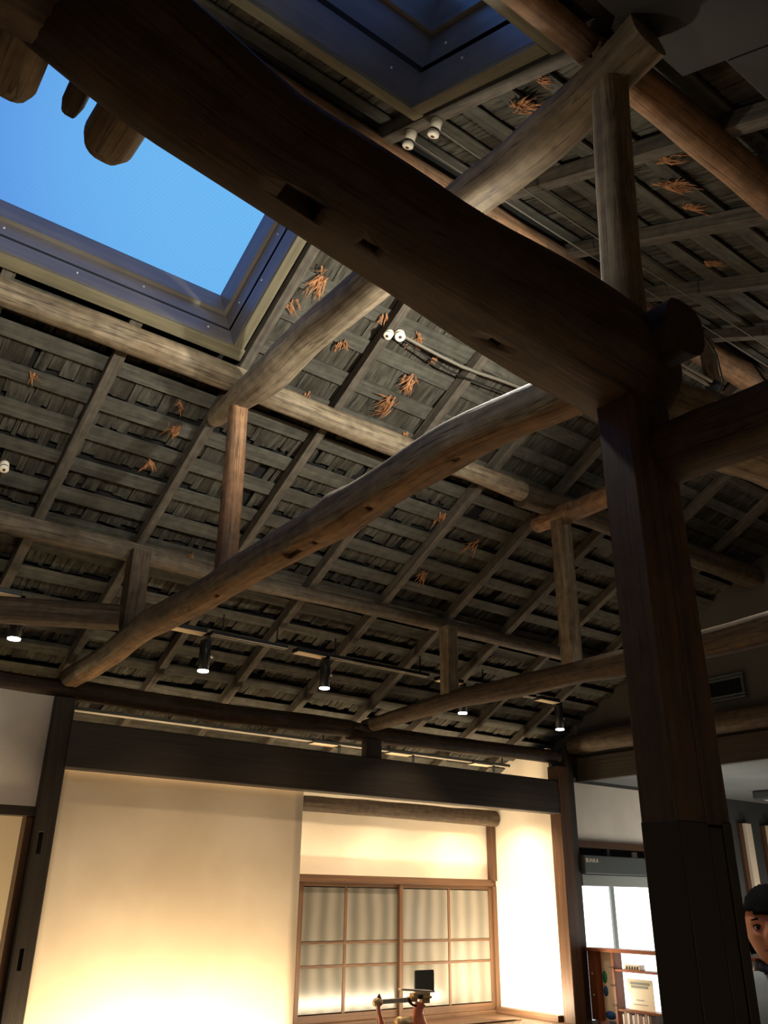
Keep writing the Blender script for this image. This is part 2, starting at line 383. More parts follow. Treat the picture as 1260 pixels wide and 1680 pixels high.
# bark shingles
cands = []; 
def proj(P):
    d = Vector(P)-Vector((0, 0, 1.65)); z = d.dot(fw)
    if z < .2: return None
    return (630+F_PX*d.dot(rt2)/z, 840-F_PX*d.dot(up2)/z, z)
def shingles(far):
    y = RY+.19 if far else RY-.21; st = .243
    while (y < 8.35 if far else y > -.6):
        x = XL if far else -.2
        while x < XG:
            upper = (y < 4.4 if far else True)
            wd = random.uniform(.06, .15) if upper else random.choice((random.uniform(.025, .06), random.uniform(.05, .13)))
            x1 = min(x+wd, XG)
            if not in_well(x, x1, y, far):
                z, R, NV = (zf, RF, NF) if far else (zn, RN, NN)
                ln = st*random.uniform(.80, 1.06) if not upper else st*1.15
                dz = random.uniform(-.002, .004 if upper else .012)
                tilt = random.uniform(.02, .06) if upper else random.uniform(.03, .13)
                R2 = R@Matrix.Rotation(tilt*(1 if far else -1), 3, 'X')@Matrix.Rotation(random.uniform(-.05, .05), 3, 'Y')@Matrix.Rotation(random.uniform(-.04, .04), 3, 'Z')
                yc = y-(st*1.06-ln)*.4*(1 if far else -1)+random.uniform(-.01, .01)
                c = Vector(((x+x1)/2, yc, z(yc)))+NV*(.122+dz)
                if not (not upper and random.random() < .03):
                    cands.append((c, (x1-x-.003, ln, random.uniform(.005, .010)), R2))
            x = x1
        y += st if far else -st
shingles(True); shingles(False)
scored = []
for i, (c, s, R) in enumerate(cands):
    p = proj(c); a = 0
    if p and 0 < p[0] < 1260 and 0 < p[1] < 1680: a = s[0]*s[1]/p[2]**2
    # the great beam covers a diagonal band of the picture: shingles behind it are not the ones in view
    if p:
        t = p[1]-(.60*p[0]+20)
        if -130 < t < 130 and p[0] < 1080: a = 0
    scored.append((a, i))
top = set(i for a, i in sorted(scored, reverse=True)[:300])
rest = MB(); restn = MB()
for i, (c, s, R) in enumerate(cands):
    if i in top:
        mb = MB(); mb.box(c, s, rot=R, jit=.003); mb.build('bark_shingle', M_BARK, ceiling)
    else: rest.box(c, s, rot=R, jit=.003)
o = rest.build('bark_shingle_courses', M_BARK, ceiling, kind='stuff'); tag(o, 'courses of small bark shingles above the battens')
# torn strips of pale bark hanging out between the battens
def tuft(x, y, far, n, sp):
    z, NV = (zf, NF) if far else (zn, NN); mb = MB(); base = Vector((x, y, z(y)))+NV*.095
    a0 = random.uniform(-.6, .6)
    for k in range(n):
        a = a0+random.gauss(0, .5); L = sp*random.uniform(.5, 1.2)
        d = Vector((math.sin(a), math.cos(a)*(1 if far else -1), 0)); d.z = -T*d.y*(1 if far else -1)-random.uniform(0, .35)
        d.normalize(); s = base+Vector((random.gauss(0, sp*.22), random.gauss(0, sp*.22), 0)); s.z = z(s.y)+NV.z*.09
        u = Vector((d.y, -d.x, random.uniform(-.3, .3))).normalized()*random.uniform(.002, .008)
        m_ = s+d*L*.5-NV*random.uniform(0, .015)
        V = [s-u, s+u, m_+u*.8, m_-u*.8, s+d*L]; V2 = [v+NV*.003 for v in V]
        g = [(v.x, v.z, v.y) for v in V+V2]
        mb.add(V+V2, [(0,1,2,3),(3,2,4),(5,8,7,6),(8,9,7),(0,3,8,5),(1,6,7,2),(2,7,9,4),(3,4,9,8),(0,5,6,1)], g)
    o = mb.build('torn_bark_tuft', M_TUFT, ceiling, kind='stuff'); o['label'] = 'tuft of torn orange bark between the battens'
for x, y, n, sp in [(3.2,3.98,26,.11),(3.18,4.19,30,.14),(3.04,3.71,18,.1),(2.2,3.63,22,.12),(2.58,3.94,10,.07),(4.25,4.88,16,.09),(2.05,4.1,12,.07),(3.44,4.36,10,.06),
                 (1.84,4.9,16,.09),(1.81,5.19,12,.08),(4.75,5.02,14,.13),(4.53,5.47,12,.1),(5.9,5.27,10,.07),(2.58,4.37,16,.12),(2.74,3.67,10,.08),(3.26,3.78,8,.06),(1.8,4.72,10,.07),(.88,4.85,10,.07),(2.48,5.85,10,.08),(2.12,3.85,10,.08)]: tuft(x, y, True, n, sp)
for x, y, n, sp in [(2.26,2.03,34,.13),(2.16,1.81,16,.08),(2.96,1.74,22,.12),(3.17,1.85,30,.13),(3.15,1.54,26,.13),(3.2,1.46,26,.12),(3.41,1.91,16,.1),(2.56,1.49,18,.1),(2.74,1.5,22,.1),(4.06,2.17,12,.08),(3.0,2.02,14,.1)]: tuft(x, y, False, n, sp)
# smooth dark boards closing the near slope below its purlin
mb = MB(); slope_box(mb, XL, 2.35, -1.7, 1.18, -.03, -.005, False); slope_box(mb, 2.36, 5.0, -1.7, 1.0, -.03, -.005, False); slope_box(mb, 5.01, XG, -1.7, 1.0, -.03, -.005, False)
mb.build('dark_lining_board', M_LINING, ceiling)

# ------------------------------------------------------------------ skylights: boarded wells with a pane on top
def skylight(n, far, y0, y1):
    z, R, NV = (zf, RF, NF) if far else (zn, RN, NN)
    S = empty('window_%d' % n, None, None, kind='structure')
    H = .37; H2 = .56; LG = .05
    def B(x0, x1, a, b, h0, h1, M, name, **k):
        mb = MB(); slope_box(mb, x0, x1, a, b, h0, h1, far); return mb.build(name, M, S, **k)
    # lower walls, ledge, upper walls
    for nm, a in (('well_board', (WX0, WX1, y0-.03, y0)), ('well_board', (WX0, WX1, y1, y1+.03)), ('well_board', (WX0-.03, WX0, y0-.03, y1+.03)), ('well_board', (WX1, WX1+.03, y0-.03, y1+.03))):
        b = B(*a, -.004, H, M_WELL, nm)
        if a[1]-a[0] > 1:
            yy = a[3]-.032 if a[2] >= y1 else a[2]+.032
            for k in range(7):
                c = Vector((WX0+.2+k*.42, y1 if a[2] >= y1 else y0, z(y1 if a[2] >= y1 else y0)))+NV*(H*(.25+.5*(k % 2)))
                ms = MB(); ms.box(c, (.009, .012, .009), rot=R); ms.build('screw', M_SCREW, b)
        elif a[0] > 0:
            for k in range(4):
                c = Vector((WX1, y0+.15+k*(y1-y0-.3)/3, z(y0+.15+k*(y1-y0-.3)/3)))+NV*(H*(.3+.4*(k % 2)))
                ms = MB(); ms.box(c, (.012, .009, .009), rot=R); ms.build('screw', M_SCREW, b)
    e = .025
    for a in ((WX0+e, WX1-e, y0+e-.03, y0+e), (WX0+e, WX1-e, y1-e, y1-e+.03), (WX0+e-.03, WX0+e, y0, y1), (WX1-e, WX1-e+.03, y0, y1)):
        B(*a, H-.012, H2+.02, M_WELL, 'curb_board')
    B(WX0-.05, WX1+.05, y0-.05, y1+.05, H2, H2+.008, M_PANE, 'pane')
    # timber trim round the opening
    t = .085
    hi = .0
    B(WX0-t, WX1+t, y1+.002, y1+t*.9, -.03, .02, M_TRIM, 'trim_board', bevel=.004)
    B(WX0-t, WX1+t, y0-t*.9, y0-.002, -.03, .02, M_TRIM, 'trim_board', bevel=.004)
    B(WX1+.002, WX1+.07, y0, y1, -.03, .02, M_TRIM, 'trim_board', bevel=.004)
    B(WX0-.07, WX0-.002, y0, y1, -.03, .02, M_TRIM, 'trim_board', bevel=.004)
    # outer casing above the trim so no sky leaks round the well
    for a in ((WX0-.06, WX1+.06, y0-.06, y0-.032), (WX0-.06, WX1+.06, y1+.032, y1+.06), (WX0-.06, WX0-.032, y0-.06, y1+.06), (WX1+.032, WX1+.06, y0-.06, y1+.06)):
        B(*a, .05, H2, M_DECK, 'outer_casing')
    return S
skylight(1, True, FW0, FW1); skylight(2, False, NW0, NW1)

# ------------------------------------------------------------------ walls and floor
ZB = .0
mb = MB(); mb.bb((-3, -2, -.1), (13, 9, 0)); fl = struct('floor', mb, M_FLOOR)
for k in range(30):
    y = -2+k*.36
    if y < 8.6:
        b = MB(); b.bb((-3, y+.003, -.002), (8.1, y+.357, .012)); b.build('floor_board', M_FLOOR, fl)
mb = MB(); mb.bb((-3, 8.15, 0), (5.0, 8.25, 3.1)); struct('wall_back', mb, M_PLAST)
# wall behind the window recess, with the window opening left in it
mb = MB(); mb.bb((5.0, 8.15, 0), (8.1, 8.25, .47)); mb.bb((5.0, 8.15, 1.86), (8.1, 8.25, 3.2)); mb.bb((7.72, 8.15, .47), (8.1, 8.25, 1.86)); mb.bb((5.0, 8.15, .47), (5.02, 8.25, 1.86))
struct('wall_recess', mb, M_PLAST)
mb = MB(); mb.bb((7.70, 7.09, 0), (7.76, 8.15, 3.3)); struct('wall_recess_side', mb, M_PLAST)
mb = MB(); mb.bb((XL-.1, -2, 0), (XL, 8.3, 6)); struct('wall_left', mb, M_PLAST)
mb = MB(); mb.bb((-3, -1.75, 0), (13, -1.65, 4.2)); struct('wall_front', mb, M_WHITE)
# gable wall: above the side-room ceiling only
def prism_x(mb, x0, x1, poly):
    V = [(x0, y, z) for y, z in poly]+[(x1, y, z) for y, z in poly]; n = len(poly)
    F = [tuple(range(n)), tuple(reversed(range(n, 2*n)))]+[(i, i+n, (i+1) % n+n, (i+1) % n) for i in range(n)]
    return mb.add(V, F, V)
mb = MB(); e = .19
prism_x(mb, XG, XG+.12, [(-1.7, 2.97), (8.25, 2.97), (8.25, zf(8.25)+e), (RY, RZ+e), (-1.7, zn(-1.7)+e)])
gw = struct('wall_gable', mb, M_GABLE)
mb = MB(); mb.bb((8.03, -1.6, 2.93), (8.10, 6.98, 3.20)); tag(mb.build('gable_tie_board', M_DARKW, bevel=.006), 'flat dark board running along the foot of the charcoal gable wall', 'beam')
# little plastered triangle at the end of the eaves
mb = MB(); mb.bb((1.2, 7.0, 0), (1.2, 7.0, 0))
# left plaster panel, lintel and jamb
mb = MB(); mb.bb((XL, 7.0, 2.25), (1.93, 7.06, 3.1)); struct('wall_transom_left', mb, M_WHITE)
mb = MB(); mb.bb((XL, 6.97, 2.185), (1.935, 7.08, 2.255)); struct('trim_1', mb, M_DARKW, bevel=.004)
mb = MB(); mb.bb((1.872, 6.98, 0), (1.922, 7.1, 2.185)); struct('trim_2', mb, M_BROWN, bevel=.004)
# side room
mb = MB(); mb.bb((8.23, -1.8, 2.97), (13.1, 7.2, 3.05)); struct('ceiling_side_room', mb, M_CEIL)
mb = MB(); mb.bb((12.9, -2, 0), (13, 7.1, 3)); struct('wall_right', mb, M_DGREY)
mb = MB()
mb.bb((7.98, 7.02, 2.29), (10.2, 7.1, 2.93)); struct('wall_transom_right', mb, M_WHITE)
mb = MB(); mb.bb((9.55, 7.03, 0), (13, 7.12, 2.99)); mb.bb((7.98, 7.02, 2.93), (10.2, 7.12, 2.99)); mb.bb((8.0, 7.03, 0), (9.55, 7.12, .5)); struct('wall_side_room', mb, M_DGREY)
mb = MB(); mb.bb((7.98, 6.97, 2.215), (9.6, 7.08, 2.29)); struct('trim_4', mb, M_BROWN, bevel=.003)
mb = MB(); mb.bb((7.9, 7.16, 0), (9.7, 7.2, 3.04)); struct('wall_outer', mb, M_DGREY)
# window of the side room
W3 = empty('window_3', None, None, kind='structure')
mb = MB(); mb.bb((7.98, 7.03, .5), (9.55, 7.04, 1.81)); mb.build('pane', M_DAY, W3)
mb = MB(); mb.bb((8.50, 6.995, .5), (8.56, 7.028, 1.81)); mb.build('mullion', M_LGREY, W3, bevel=.004)
mb = MB(); mb.bb((9.5, 6.99, .5), (9.55, 7.028, 1.81)); mb.build('window_jamb', M_LGREY, W3, bevel=.004)
mb = MB(); mb.bb((7.98, 6.95, 1.81), (9.55, 7.03, 1.93)); mb.build('head_rail', M_LGREY, W3, bevel=.006)
mb = MB(); mb.bb((7.98, 7.06, 2.13), (9.55, 7.09, 2.215)); mb.build('transom_glass', M_VOID, W3)
mb = MB(); mb.bb((8.50, 7.0, 2.13), (8.55, 7.06, 2.215)); mb.build('transom_bar', M_DGREY, W3)
mb = MB(); mb.bb((9.0, 7.03, 2.14), (9.09, 7.05, 2.20)); mb.build('bracket_plate', M_ALU, W3)
S = empty('shutter_box', 'dark grey roller shutter housing with small white lettering above the bright window', 'shutter', (8.76, 6.97, 1.93))
mb = MB(); mb.bb((7.98, 6.90, 1.935), (9.55, 7.03, 2.13)); o = mb.build('housing', M_GREYM, bevel=.01); o.parent = S; o.matrix_parent_inverse = Matrix.Translation(S.location).inverted()
def text(body, name, size, loc, rot, M, parent, ext=.002, label=None):
    cu = bpy.data.curves.new('t', 'FONT'); cu.body = body; cu.size = size; cu.extrude = ext; cu.space_character = 1.05
    t = bpy.data.objects.new('t', cu); C.objects.link(t); bpy.context.view_layer.update()
    me = bpy.data.meshes.new_from_object(t.evaluated_get(bpy.context.evaluated_depsgraph_get())); bpy.data.objects.remove(t)
    me.materials.clear(); me.materials.append(M); o = bpy.data.objects.new(name, me); C.objects.link(o); o.location = loc; o.rotation_euler = rot
    if parent:
        o.parent = parent; o.matrix_parent_inverse = Matrix.Translation(parent.location).inverted()
    if label: o['label'] = label
    return o
text('BUNKA', 'lettering', .062, (7.995, 6.897, 2.055), (math.pi/2, 0, 0), M_CERAM, S, label='small white raised letters')
# vertical louvre strips on the dark far wall
for k, x in enumerate((11.36, 11.92, 12.45)):
    v = empty('wall_louvre', ['pale vertical slat of the dark wall left of the other slats', 'pale vertical slat on the dark wall at the right picture edge', 'pale vertical slat on the dark wall deepest in the side room'][k], 'slat', (x+.06, 7.0, 1.3), 'pale vertical slats on the dark wall')
    mb = MB(); mb.bb((x+.05, 6.95, 1.25), (x+.19, 7.02, 2.66)); o = mb.build('slat_face', M_PLAST, bevel=.004); o.parent = v; o.matrix_parent_inverse = Matrix.Translation(v.location).inverted()
    mb = MB(); mb.bb((x-.04, 6.99, 1.25), (x+.04, 7.03, 2.66)); o = mb.build('slat_return', M_BROWN, bevel=.004); o.parent = v; o.matrix_parent_inverse = Matrix.Translation(v.location).inverted()
light('AREA', 'side_room_glow', (11.6, 6.2, 1.0), (11.7, 7.0, 2.0), 9, NEUT, .8, .3)

# ceiling fixtures of the side room
t = empty('ceiling_fixture', 'flat rounded fixture hanging under the grey side-room ceiling at the right edge', 'ceiling light', (10.9, 5.9, 2.97))
mb = MB(); mb.bb((10.6, 5.5, 2.86), (11.5, 6.3, 2.968)); o = mb.build('body', M_DGREY, bevel=.02); o.parent = t; o.matrix_parent_inverse = Matrix.Translation(t.location).inverted()
mb = MB(); mb.bb((10.7, 5.6, 2.85), (11.4, 6.2, 2.862)); o = mb.build('diffuser', M_PLAST); o.parent = t; o.matrix_parent_inverse = Matrix.Translation(t.location).inverted()

# back window: sliding sashes with frosted panes
W = empty('window_4', None, None, kind='structure')
X0, X1, Z0, Z1 = 5.02, 7.72, .47, 1.86; XM = 6.29
def wb(name, a, b, M=M_BROWN, parent=W, bev=.003):
    mb = MB(); mb.bb(a, b); return mb.build(name, M, parent, bevel=bev)
wb('head_rail', (4.4, 8.06, 1.80), (7.70, 8.17, 1.875)); wb('sill', (4.4, 8.04, .44), (7.70, 8.17, .53)); wb('window_post', (7.64, 8.05, .5), (7.70, 8.16, 1.80))
for s, (xa, xb, yy) in enumerate(((5.02-.03, XM+.02, 8.13), (XM-.03, 7.645, 8.095))):
    F_ = wb('sash_frame', (xa, yy-.015, .53), (xa+.05, yy+.015, 1.80)); wb('sash_stile', (xb-.05, yy-.015, .53), (xb, yy+.015, 1.80))
    wb('sash_rail', (xa+.05, yy-.014, 1.765), (xb-.05, yy+.014, 1.80)); wb('sash_rail', (xa+.05, yy-.014, .53), (xb-.05, yy+.014, .60))
    mx = 5.575 if s == 0 else 6.975
    wb('glazing_bar', (mx-.016, yy-.012, .60), (mx+.016, yy+.012, 1.765))
    hs = [1.235, 1.02]
    for h in hs: wb('glazing_bar', (xa+.05, yy-.013, h-.012), (xb-.05, yy+.013, h+.012))
    zs = [.60]+[1.02, 1.235]+[1.765]
    for a, b in ((xa+.05, mx-.016), (mx+.016, xb-.05)):
        for c, d in zip(zs, zs[1:]):
            wb('pane', (a, yy-.003, c+.01), (b, yy+.003, d-.01), M_FROST, bev=0)
mb = MB(); mb.bb((4.9, 8.3, .3), (7.9, 8.35, 2.0)); tag(mb.build('outside_screen', M_DGREY), 'dark boarding just behind the frosted window panes', 'board')
tag(log('window_head_log', 'dark round log lying above the frosted window behind the great lintel', [(4.2, 8.0, 2.53, .085), (5.0, 8.0, 2.557, .082), (6.3, 8.0, 2.56, .09), (7.67, 8.0, 2.56, .095)], M_LOGD), 'dark round log lying above the frosted window behind the great lintel', 'beam')
# narrow post at the recess corner
mb = MB(); mb.bb((7.63, 8.02, 1.86), (7.69, 8.12, 2.48)); tag(mb.build('recess_corner_post', M_BROWN, bevel=.004), 'thin brown post between the plaster over the window and the bright side wall', 'post')
# ledge / counter at the foot of the recess
Ct = empty('counter', 'long brown wooden counter at the foot of the recess in front of the window', 'counter', (6.0, 7.2, 0))
def child(mb, name, M, P, **k):
    o = mb.build(name, M, **k); o.parent = P; o.matrix_parent_inverse = Matrix.Translation(P.location).inverted(); return o
mb = MB(); mb.bb((4.42, 6.2, .44), (7.66, 8.03, .50)); child(mb, 'counter_top', M_BROWN, Ct, bevel=.006)
mb = MB(); mb.bb((4.46, 6.25, .012), (7.66, 6.29, .44)); child(mb, 'front_board', M_BROWN, Ct)
mb = MB(); mb.bb((7.60, 7.1, .50), (7.695, 8.03, .56)); child(mb, 'upstand', M_BROWN, Ct, bevel=.004)

# large paper panel under the lintel
P = MB()
nx, nz = 24, 20
V = []; F = []
for j in range(nz+1):
    for i in range(nx+1):
        x = 2.085+(4.385-2.085)*i/nx; z = .35+(2.60-.35)*j/nz
        V.append((x, 7.14+.012*noise.noise(Vector((x*1.3, z*1.7, 3)))-.004*math.sin(x*3)*(1-j/nz), z))
n0 = len(V); V += [(x, y+.02, z) for x, y, z in V]
for j in range(nz):
    for i in range(nx):
        a = j*(nx+1)+i; F.append((a, a+1, a+nx+2, a+nx+1)); F.append((a+n0, a+nx+1+n0, a+nx+2+n0, a+1+n0))
for j in range(nz):
    for i0 in (0, nx):
        a = j*(nx+1)+i0; b = a+nx+1; F.append((a, b, b+n0, a+n0) if i0 == 0 else (a, a+n0, b+n0, b))
P.add(V, F, V, True)
Sc = empty('hanging_screen', 'large cream cloth screen hanging below the dark lintel left of the frosted window', 'screen', (3.23, 7.14, .35))
child(P, 'screen_cloth', M_PANEL, Sc)
mb = MB(); mb.tube([(2.09, 7.15, .34), (4.38, 7.15, .34)], .018, 10); child(mb, 'bottom_rod', M_ALU, Sc)
mb = MB(); mb.bb((2.085, 7.10, 2.56), (4.385, 7.18, 2.62)); child(mb, 'top_batten', M_PLAST, Sc)
mb = MB(); mb.bb((4.36, 7.25, 0), (4.42, 8.15, 2.9)); struct('wall_recess_left', mb, M_PLAST)

# ------------------------------------------------------------------ lintel, posts, plate
mb = MB(); mb.bb((2.07, 6.93, 2.552), (7.68, 7.08, 2.915)); o = mb.build('lintel_beam', M_DARKW, bevel=.01)
tag(o, 'long dark squared lintel beam above the cream screen and the window recess', 'beam')
mb = MB(); mb.bb((1.925, 6.94, .012), (2.085, 7.10, 3.09)); o = mb.build('post', M_DARKW, bevel=.008); tag(o, 'dark squared post with empty mortises left of the cream screen', 'post')
for (x, z, h) in ((1.985, 2.0, .15), (1.99, 1.23, .14)): carve(o, (x, 6.93, z), (.03, .1, h))
mb = MB(); mb.bb((7.665, 6.92, .012), (7.835, 7.085, 3.08)); o = mb.build('post', M_BROWN, bevel=.008); tag(o, 'brown squared post between the bright recess wall and the side-room window', 'post')
mb = MB(); mb.bb((7.84, 6.96, .012), (7.975, 7.09, 3.30)); o = mb.build('post', M_DARKW, bevel=.008); tag(o, 'dark post squeezed between the brown post and the side-room window', 'post')
mb = MB(); mb.bb((4.98, 6.96, 2.915), (5.16, 7.06, 3.10)); o = mb.build('strut', M_DARKW, bevel=.008); tag(o, 'short dark block post standing on the lintel beam under the wall plate log', 'post')
log('wall_plate_log', 'long dark round log above the lintel carrying the feet of the rafters', [(-2.5,7.05,3.17,.08),(1.51,7.05,3.161,.085),(2.074,7.05,3.174,.085),(3.3,7.05,3.162,.088),(4.79,7.05,3.185,.088),(5.04,7.05,3.16,.09),(7.7,7.05,3.2,.08),(8.05,7.05,3.2,.08)], M_BEAM)
# ------------------------------------------------------------------ logs of the roof frame
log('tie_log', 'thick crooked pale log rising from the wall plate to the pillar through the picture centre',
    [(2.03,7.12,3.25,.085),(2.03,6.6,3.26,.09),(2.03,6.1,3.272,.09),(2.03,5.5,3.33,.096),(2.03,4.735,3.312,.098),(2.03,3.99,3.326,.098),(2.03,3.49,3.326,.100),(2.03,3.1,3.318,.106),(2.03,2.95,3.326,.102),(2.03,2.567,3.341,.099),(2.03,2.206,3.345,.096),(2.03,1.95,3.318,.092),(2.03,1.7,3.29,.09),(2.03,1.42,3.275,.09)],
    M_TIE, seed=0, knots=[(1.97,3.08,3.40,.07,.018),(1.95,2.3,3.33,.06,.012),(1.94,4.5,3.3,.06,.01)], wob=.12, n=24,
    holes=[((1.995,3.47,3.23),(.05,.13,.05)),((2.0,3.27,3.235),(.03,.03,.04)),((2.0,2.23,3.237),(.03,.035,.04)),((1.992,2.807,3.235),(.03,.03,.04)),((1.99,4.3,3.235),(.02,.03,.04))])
log('tie_log', 'pale log rising from the lintel middle to the right behind the pillar',
    [(5.06,7.1,3.24,.07),(5.06,6.36,3.266,.078),(5.06,5.68,3.288,.085),(5.06,4.95,3.268,.09),(5.06,4.32,3.262,.088),(5.06,3.86,3.248,.1),(5.06,3.16,3.241,.098),(5.06,2.7,3.245,.105),(5.06,1.4,3.25,.11)], M_LOGD, n=20)
log('tie_log', 'short thick log along the charcoal gable wall behind the pillar',
    [(7.98,6.95,3.345,.11),(7.98,6.12,3.352,.125),(7.98,4.97,3.33,.115),(7.98,1.5,3.33,.11)], M_LOGD)
log('upper_tie_log', 'pale crooked upper log passing from the big skylight behind the great beam',
    [(2.03,4.70,4.61,.058),(2.03,4.5,4.605,.075),(2.03,4.278,4.59,.093),(2.03,3.93,4.57,.112),(2.03,3.51,4.602,.112),(2.03,3.23,4.588,.107),(2.03,2.93,4.578,.108),(2.03,2.5,4.555,.108),(2.03,2.14,4.568,.102),(2.03,1.87,4.535,.1),(2.03,1.63,4.525,.108),(2.03,1.447,4.535,.1),(2.03,1.29,4.56,.092),(2.03,1.13,4.585,.1)],
    M_LOG, knots=[(1.95,3.75,4.55,.07,.02),(1.95,3.3,4.6,.05,.01)], n=24)
log('upper_tie_log', 'orange-flecked cut log end resting on the tall post left of the pillar',
    [(5.06,4.62,4.62,.07),(5.06,4.5,4.62,.078),(5.06,4.22,4.612,.085),(5.06,3.89,4.597,.085),(5.06,1.2,4.6,.09)], M_ORANGE)
log('queen_post', 'grey weathered round post standing on the great beam at the upper right',
    [(2.03,1.385,3.40,.070),(2.03,1.38,3.6,.070),(2.03,1.355,4.03,.068),(2.03,1.32,4.50,.07)], M_LOG, 'post', wob=.06, flat=.3)
log('queen_post', 'orange-streaked round post standing on the crooked pale log left of centre',
    [(2.03,4.302,3.39,.069),(2.03,4.308,3.65,.067),(2.03,4.315,3.94,.065),(2.03,4.34,4.55,.062)], M_ORANGE, 'post', wob=.06, flat=.3)
def sqpost(label, x, y, z0, z1, w, M=M_LOG, d=None, lean=0, name='queen_post'):
    mb = MB(); mb.tube([(x, y, z0), (x+lean, y, (z0+z1)/2), (x+lean, y, z1)], w*.7, 4, smooth=False)
    V = [Vector(v) for v in mb.v]; R = Matrix.Rotation(math.pi/4, 3, 'Z')
    for i, v in enumerate(V):
        c = Vector((x, y, v.z)); mb.v[i] = tuple(c+R@(v-c))
    o = mb.build(name, M, bevel=.006); return tag(o, label, 'post')
sqpost('tall squared grey post beside the pillar under the orange-flecked log end', 5.06, 4.34, 3.33, 4.56, .125)
sqpost('squared dark post on the crooked pale log near its lower left end', 2.03, 5.80, 3.36, 3.98, .14, M_LOGD)
sqpost('short squared grey post standing on the second tie log above the lintel', 5.06, 5.80, 3.34, 3.98, .125)
sqpost('small post high under the ridge right of the great beam end', 5.06, 2.79, 4.66, 5.50, .085, M_LOGD)
log('purlin_log', 'pale straight purlin log passing just below the big skylight',
    [(-2.5,4.38,4.74,.085),(.52,4.38,4.748,.08),(1.2,4.38,4.752,.088),(1.98,4.38,4.755,.092),(2.3,4.38,4.735,.085),(3.39,4.38,4.72,.086),(4.11,4.38,4.735,.076),(4.66,4.38,4.73,.085)], M_LOG)
log('purlin_log', 'grey purlin log starting at the orange-flecked log end and running right behind the pillar',
    [(4.67,4.40,4.71,.105),(4.9,4.40,4.72,.105),(5.6,4.38,4.74,.10),(6.9,4.38,4.745,.11),(8.08,4.38,4.76,.12)], M_LOGD)
log('purlin_log', 'lower purlin log crossing the whole far slope above the track lamps',
    [(-2.5,5.88,3.98,.082),(1.04,5.88,3.992,.082),(1.99,5.88,4.0,.076),(2.93,5.88,3.985,.065),(4.34,5.88,4.01,.062),(6.27,5.88,4.02,.07),(6.7,5.88,4.02,.07),(8.08,5.88,4.0,.075)], M_LOGM)
log('ridge_log', 'orange-lit ridge log running right above the great beam',
    [(-2.5,2.87,5.49,.1),(2,2.87,5.5,.1),(4,2.87,5.50,.1),(5.3,2.87,5.50,.1),(6.0,2.87,5.5,.11),(8.08,2.87,5.5,.11)], M_ORANGE, wob=.14)
log('purlin_log', 'orange-brown purlin log at the top right corner under the near roof slope',
    [(-2.5,1.36,4.72,.08),(1.6,1.36,4.715,.06),(2.0,1.36,4.715,.065),(2.4,1.36,4.745,.082),(3.2,1.36,4.745,.085),(5,1.36,4.74,.09),(8.08,1.36,4.73,.1)], M_ORANGE, wob=.12)
log('great_beam', 'huge dark timber beam crossing the picture diagonally from the upper left to the pillar',
    [(-2.5,1.4,3.5,.15),(0,1.4,3.472,.152),(.172,1.4,3.447,.152),(.367,1.4,3.402,.153),(.54,1.4,3.357,.146),(.66,1.4,3.33,.144),(.84,1.4,3.313,.150),(1.118,1.4,3.301,.158),(1.45,1.4,3.275,.172),(1.72,1.4,3.26,.184),(1.92,1.41,3.262,.185),(2.04,1.44,3.262,.18),(2.18,1.45,3.25,.15)], M_BEAM, n=28, wob=.10, flat=.1,
    holes=[((.75,1.372,3.19),(.105,.05,.06)),((.956,1.372,3.17),(.05,.018,.04)),((.532,1.374,3.25),(.04,.014,.04)),((1.447,1.43,3.125),(.04,.014,.04))])
log('near_tie_log', 'thick dark log leaving the pillar head toward the right picture edge',
    [(2.12,1.44,2.94,.10),(2.10,1.2,2.922,.098),(2.10,1.0,2.905,.097),(2.10,.3,2.9,.10),(2.10,-1.6,2.9,.11)], M_LOGD)
log('stub_log', 'black cut log end poking out at the right end of the great beam',
    [(2.03,1.42,3.30,.09),(2.025,1.3,3.285,.096),(2.02,1.17,3.275,.098)], M_BEAM, wob=.06)
log('rear_beam_log', 'brown curved log underside beyond the dark log right of the pillar',
    [(2.22,1.5,3.24,.12),(2.6,1.5,3.27,.135),(3.1,1.5,3.33,.14),(3.8,1.5,3.36,.14),(5.05,1.5,3.36,.14)], M_LOG)
log('stub_log', 'pale cut log end jutting past the great beam against the blue skylight',
    [(.37,1.43,3.43,.062),(.37,1.6,3.43,.068),(.365,1.71,3.425,.068),(.36,1.745,3.42,.05)], M_LOG, wob=.08)
log('stub_log', 'pale cut log end under the great beam in the far upper left corner',
    [(.11,1.43,3.47,.065),(.11,1.6,3.47,.07),(.11,1.70,3.465,.07),(.11,1.735,3.46,.055)], M_LOG, wob=.08)
log('stub_log', 'tiny broken stick end between the two cut log ends against the sky',
    [(.262,1.5,3.49,.028),(.262,1.70,3.475,.028),(.262,1.73,3.47,.02)], M_LOGD, wob=.2, n=12)
log('side_log', 'straight horizontal brown log entering from the left edge above the white wall panel',
    [(-.9,7.0,3.42,.10),(1.2,6.02,3.42,.098),(1.92,5.68,3.42,.094)], M_LOGD)
# ridge tie board with its light track
mb = MB(); mb.bb((2.2, 2.80, 4.86), (5.04, 2.88, 5.02)); tag(mb.build('ridge_tie', M_DARKW, bevel=.006), 'dark squared tie board below the ridge log right of the great beam end', 'beam')

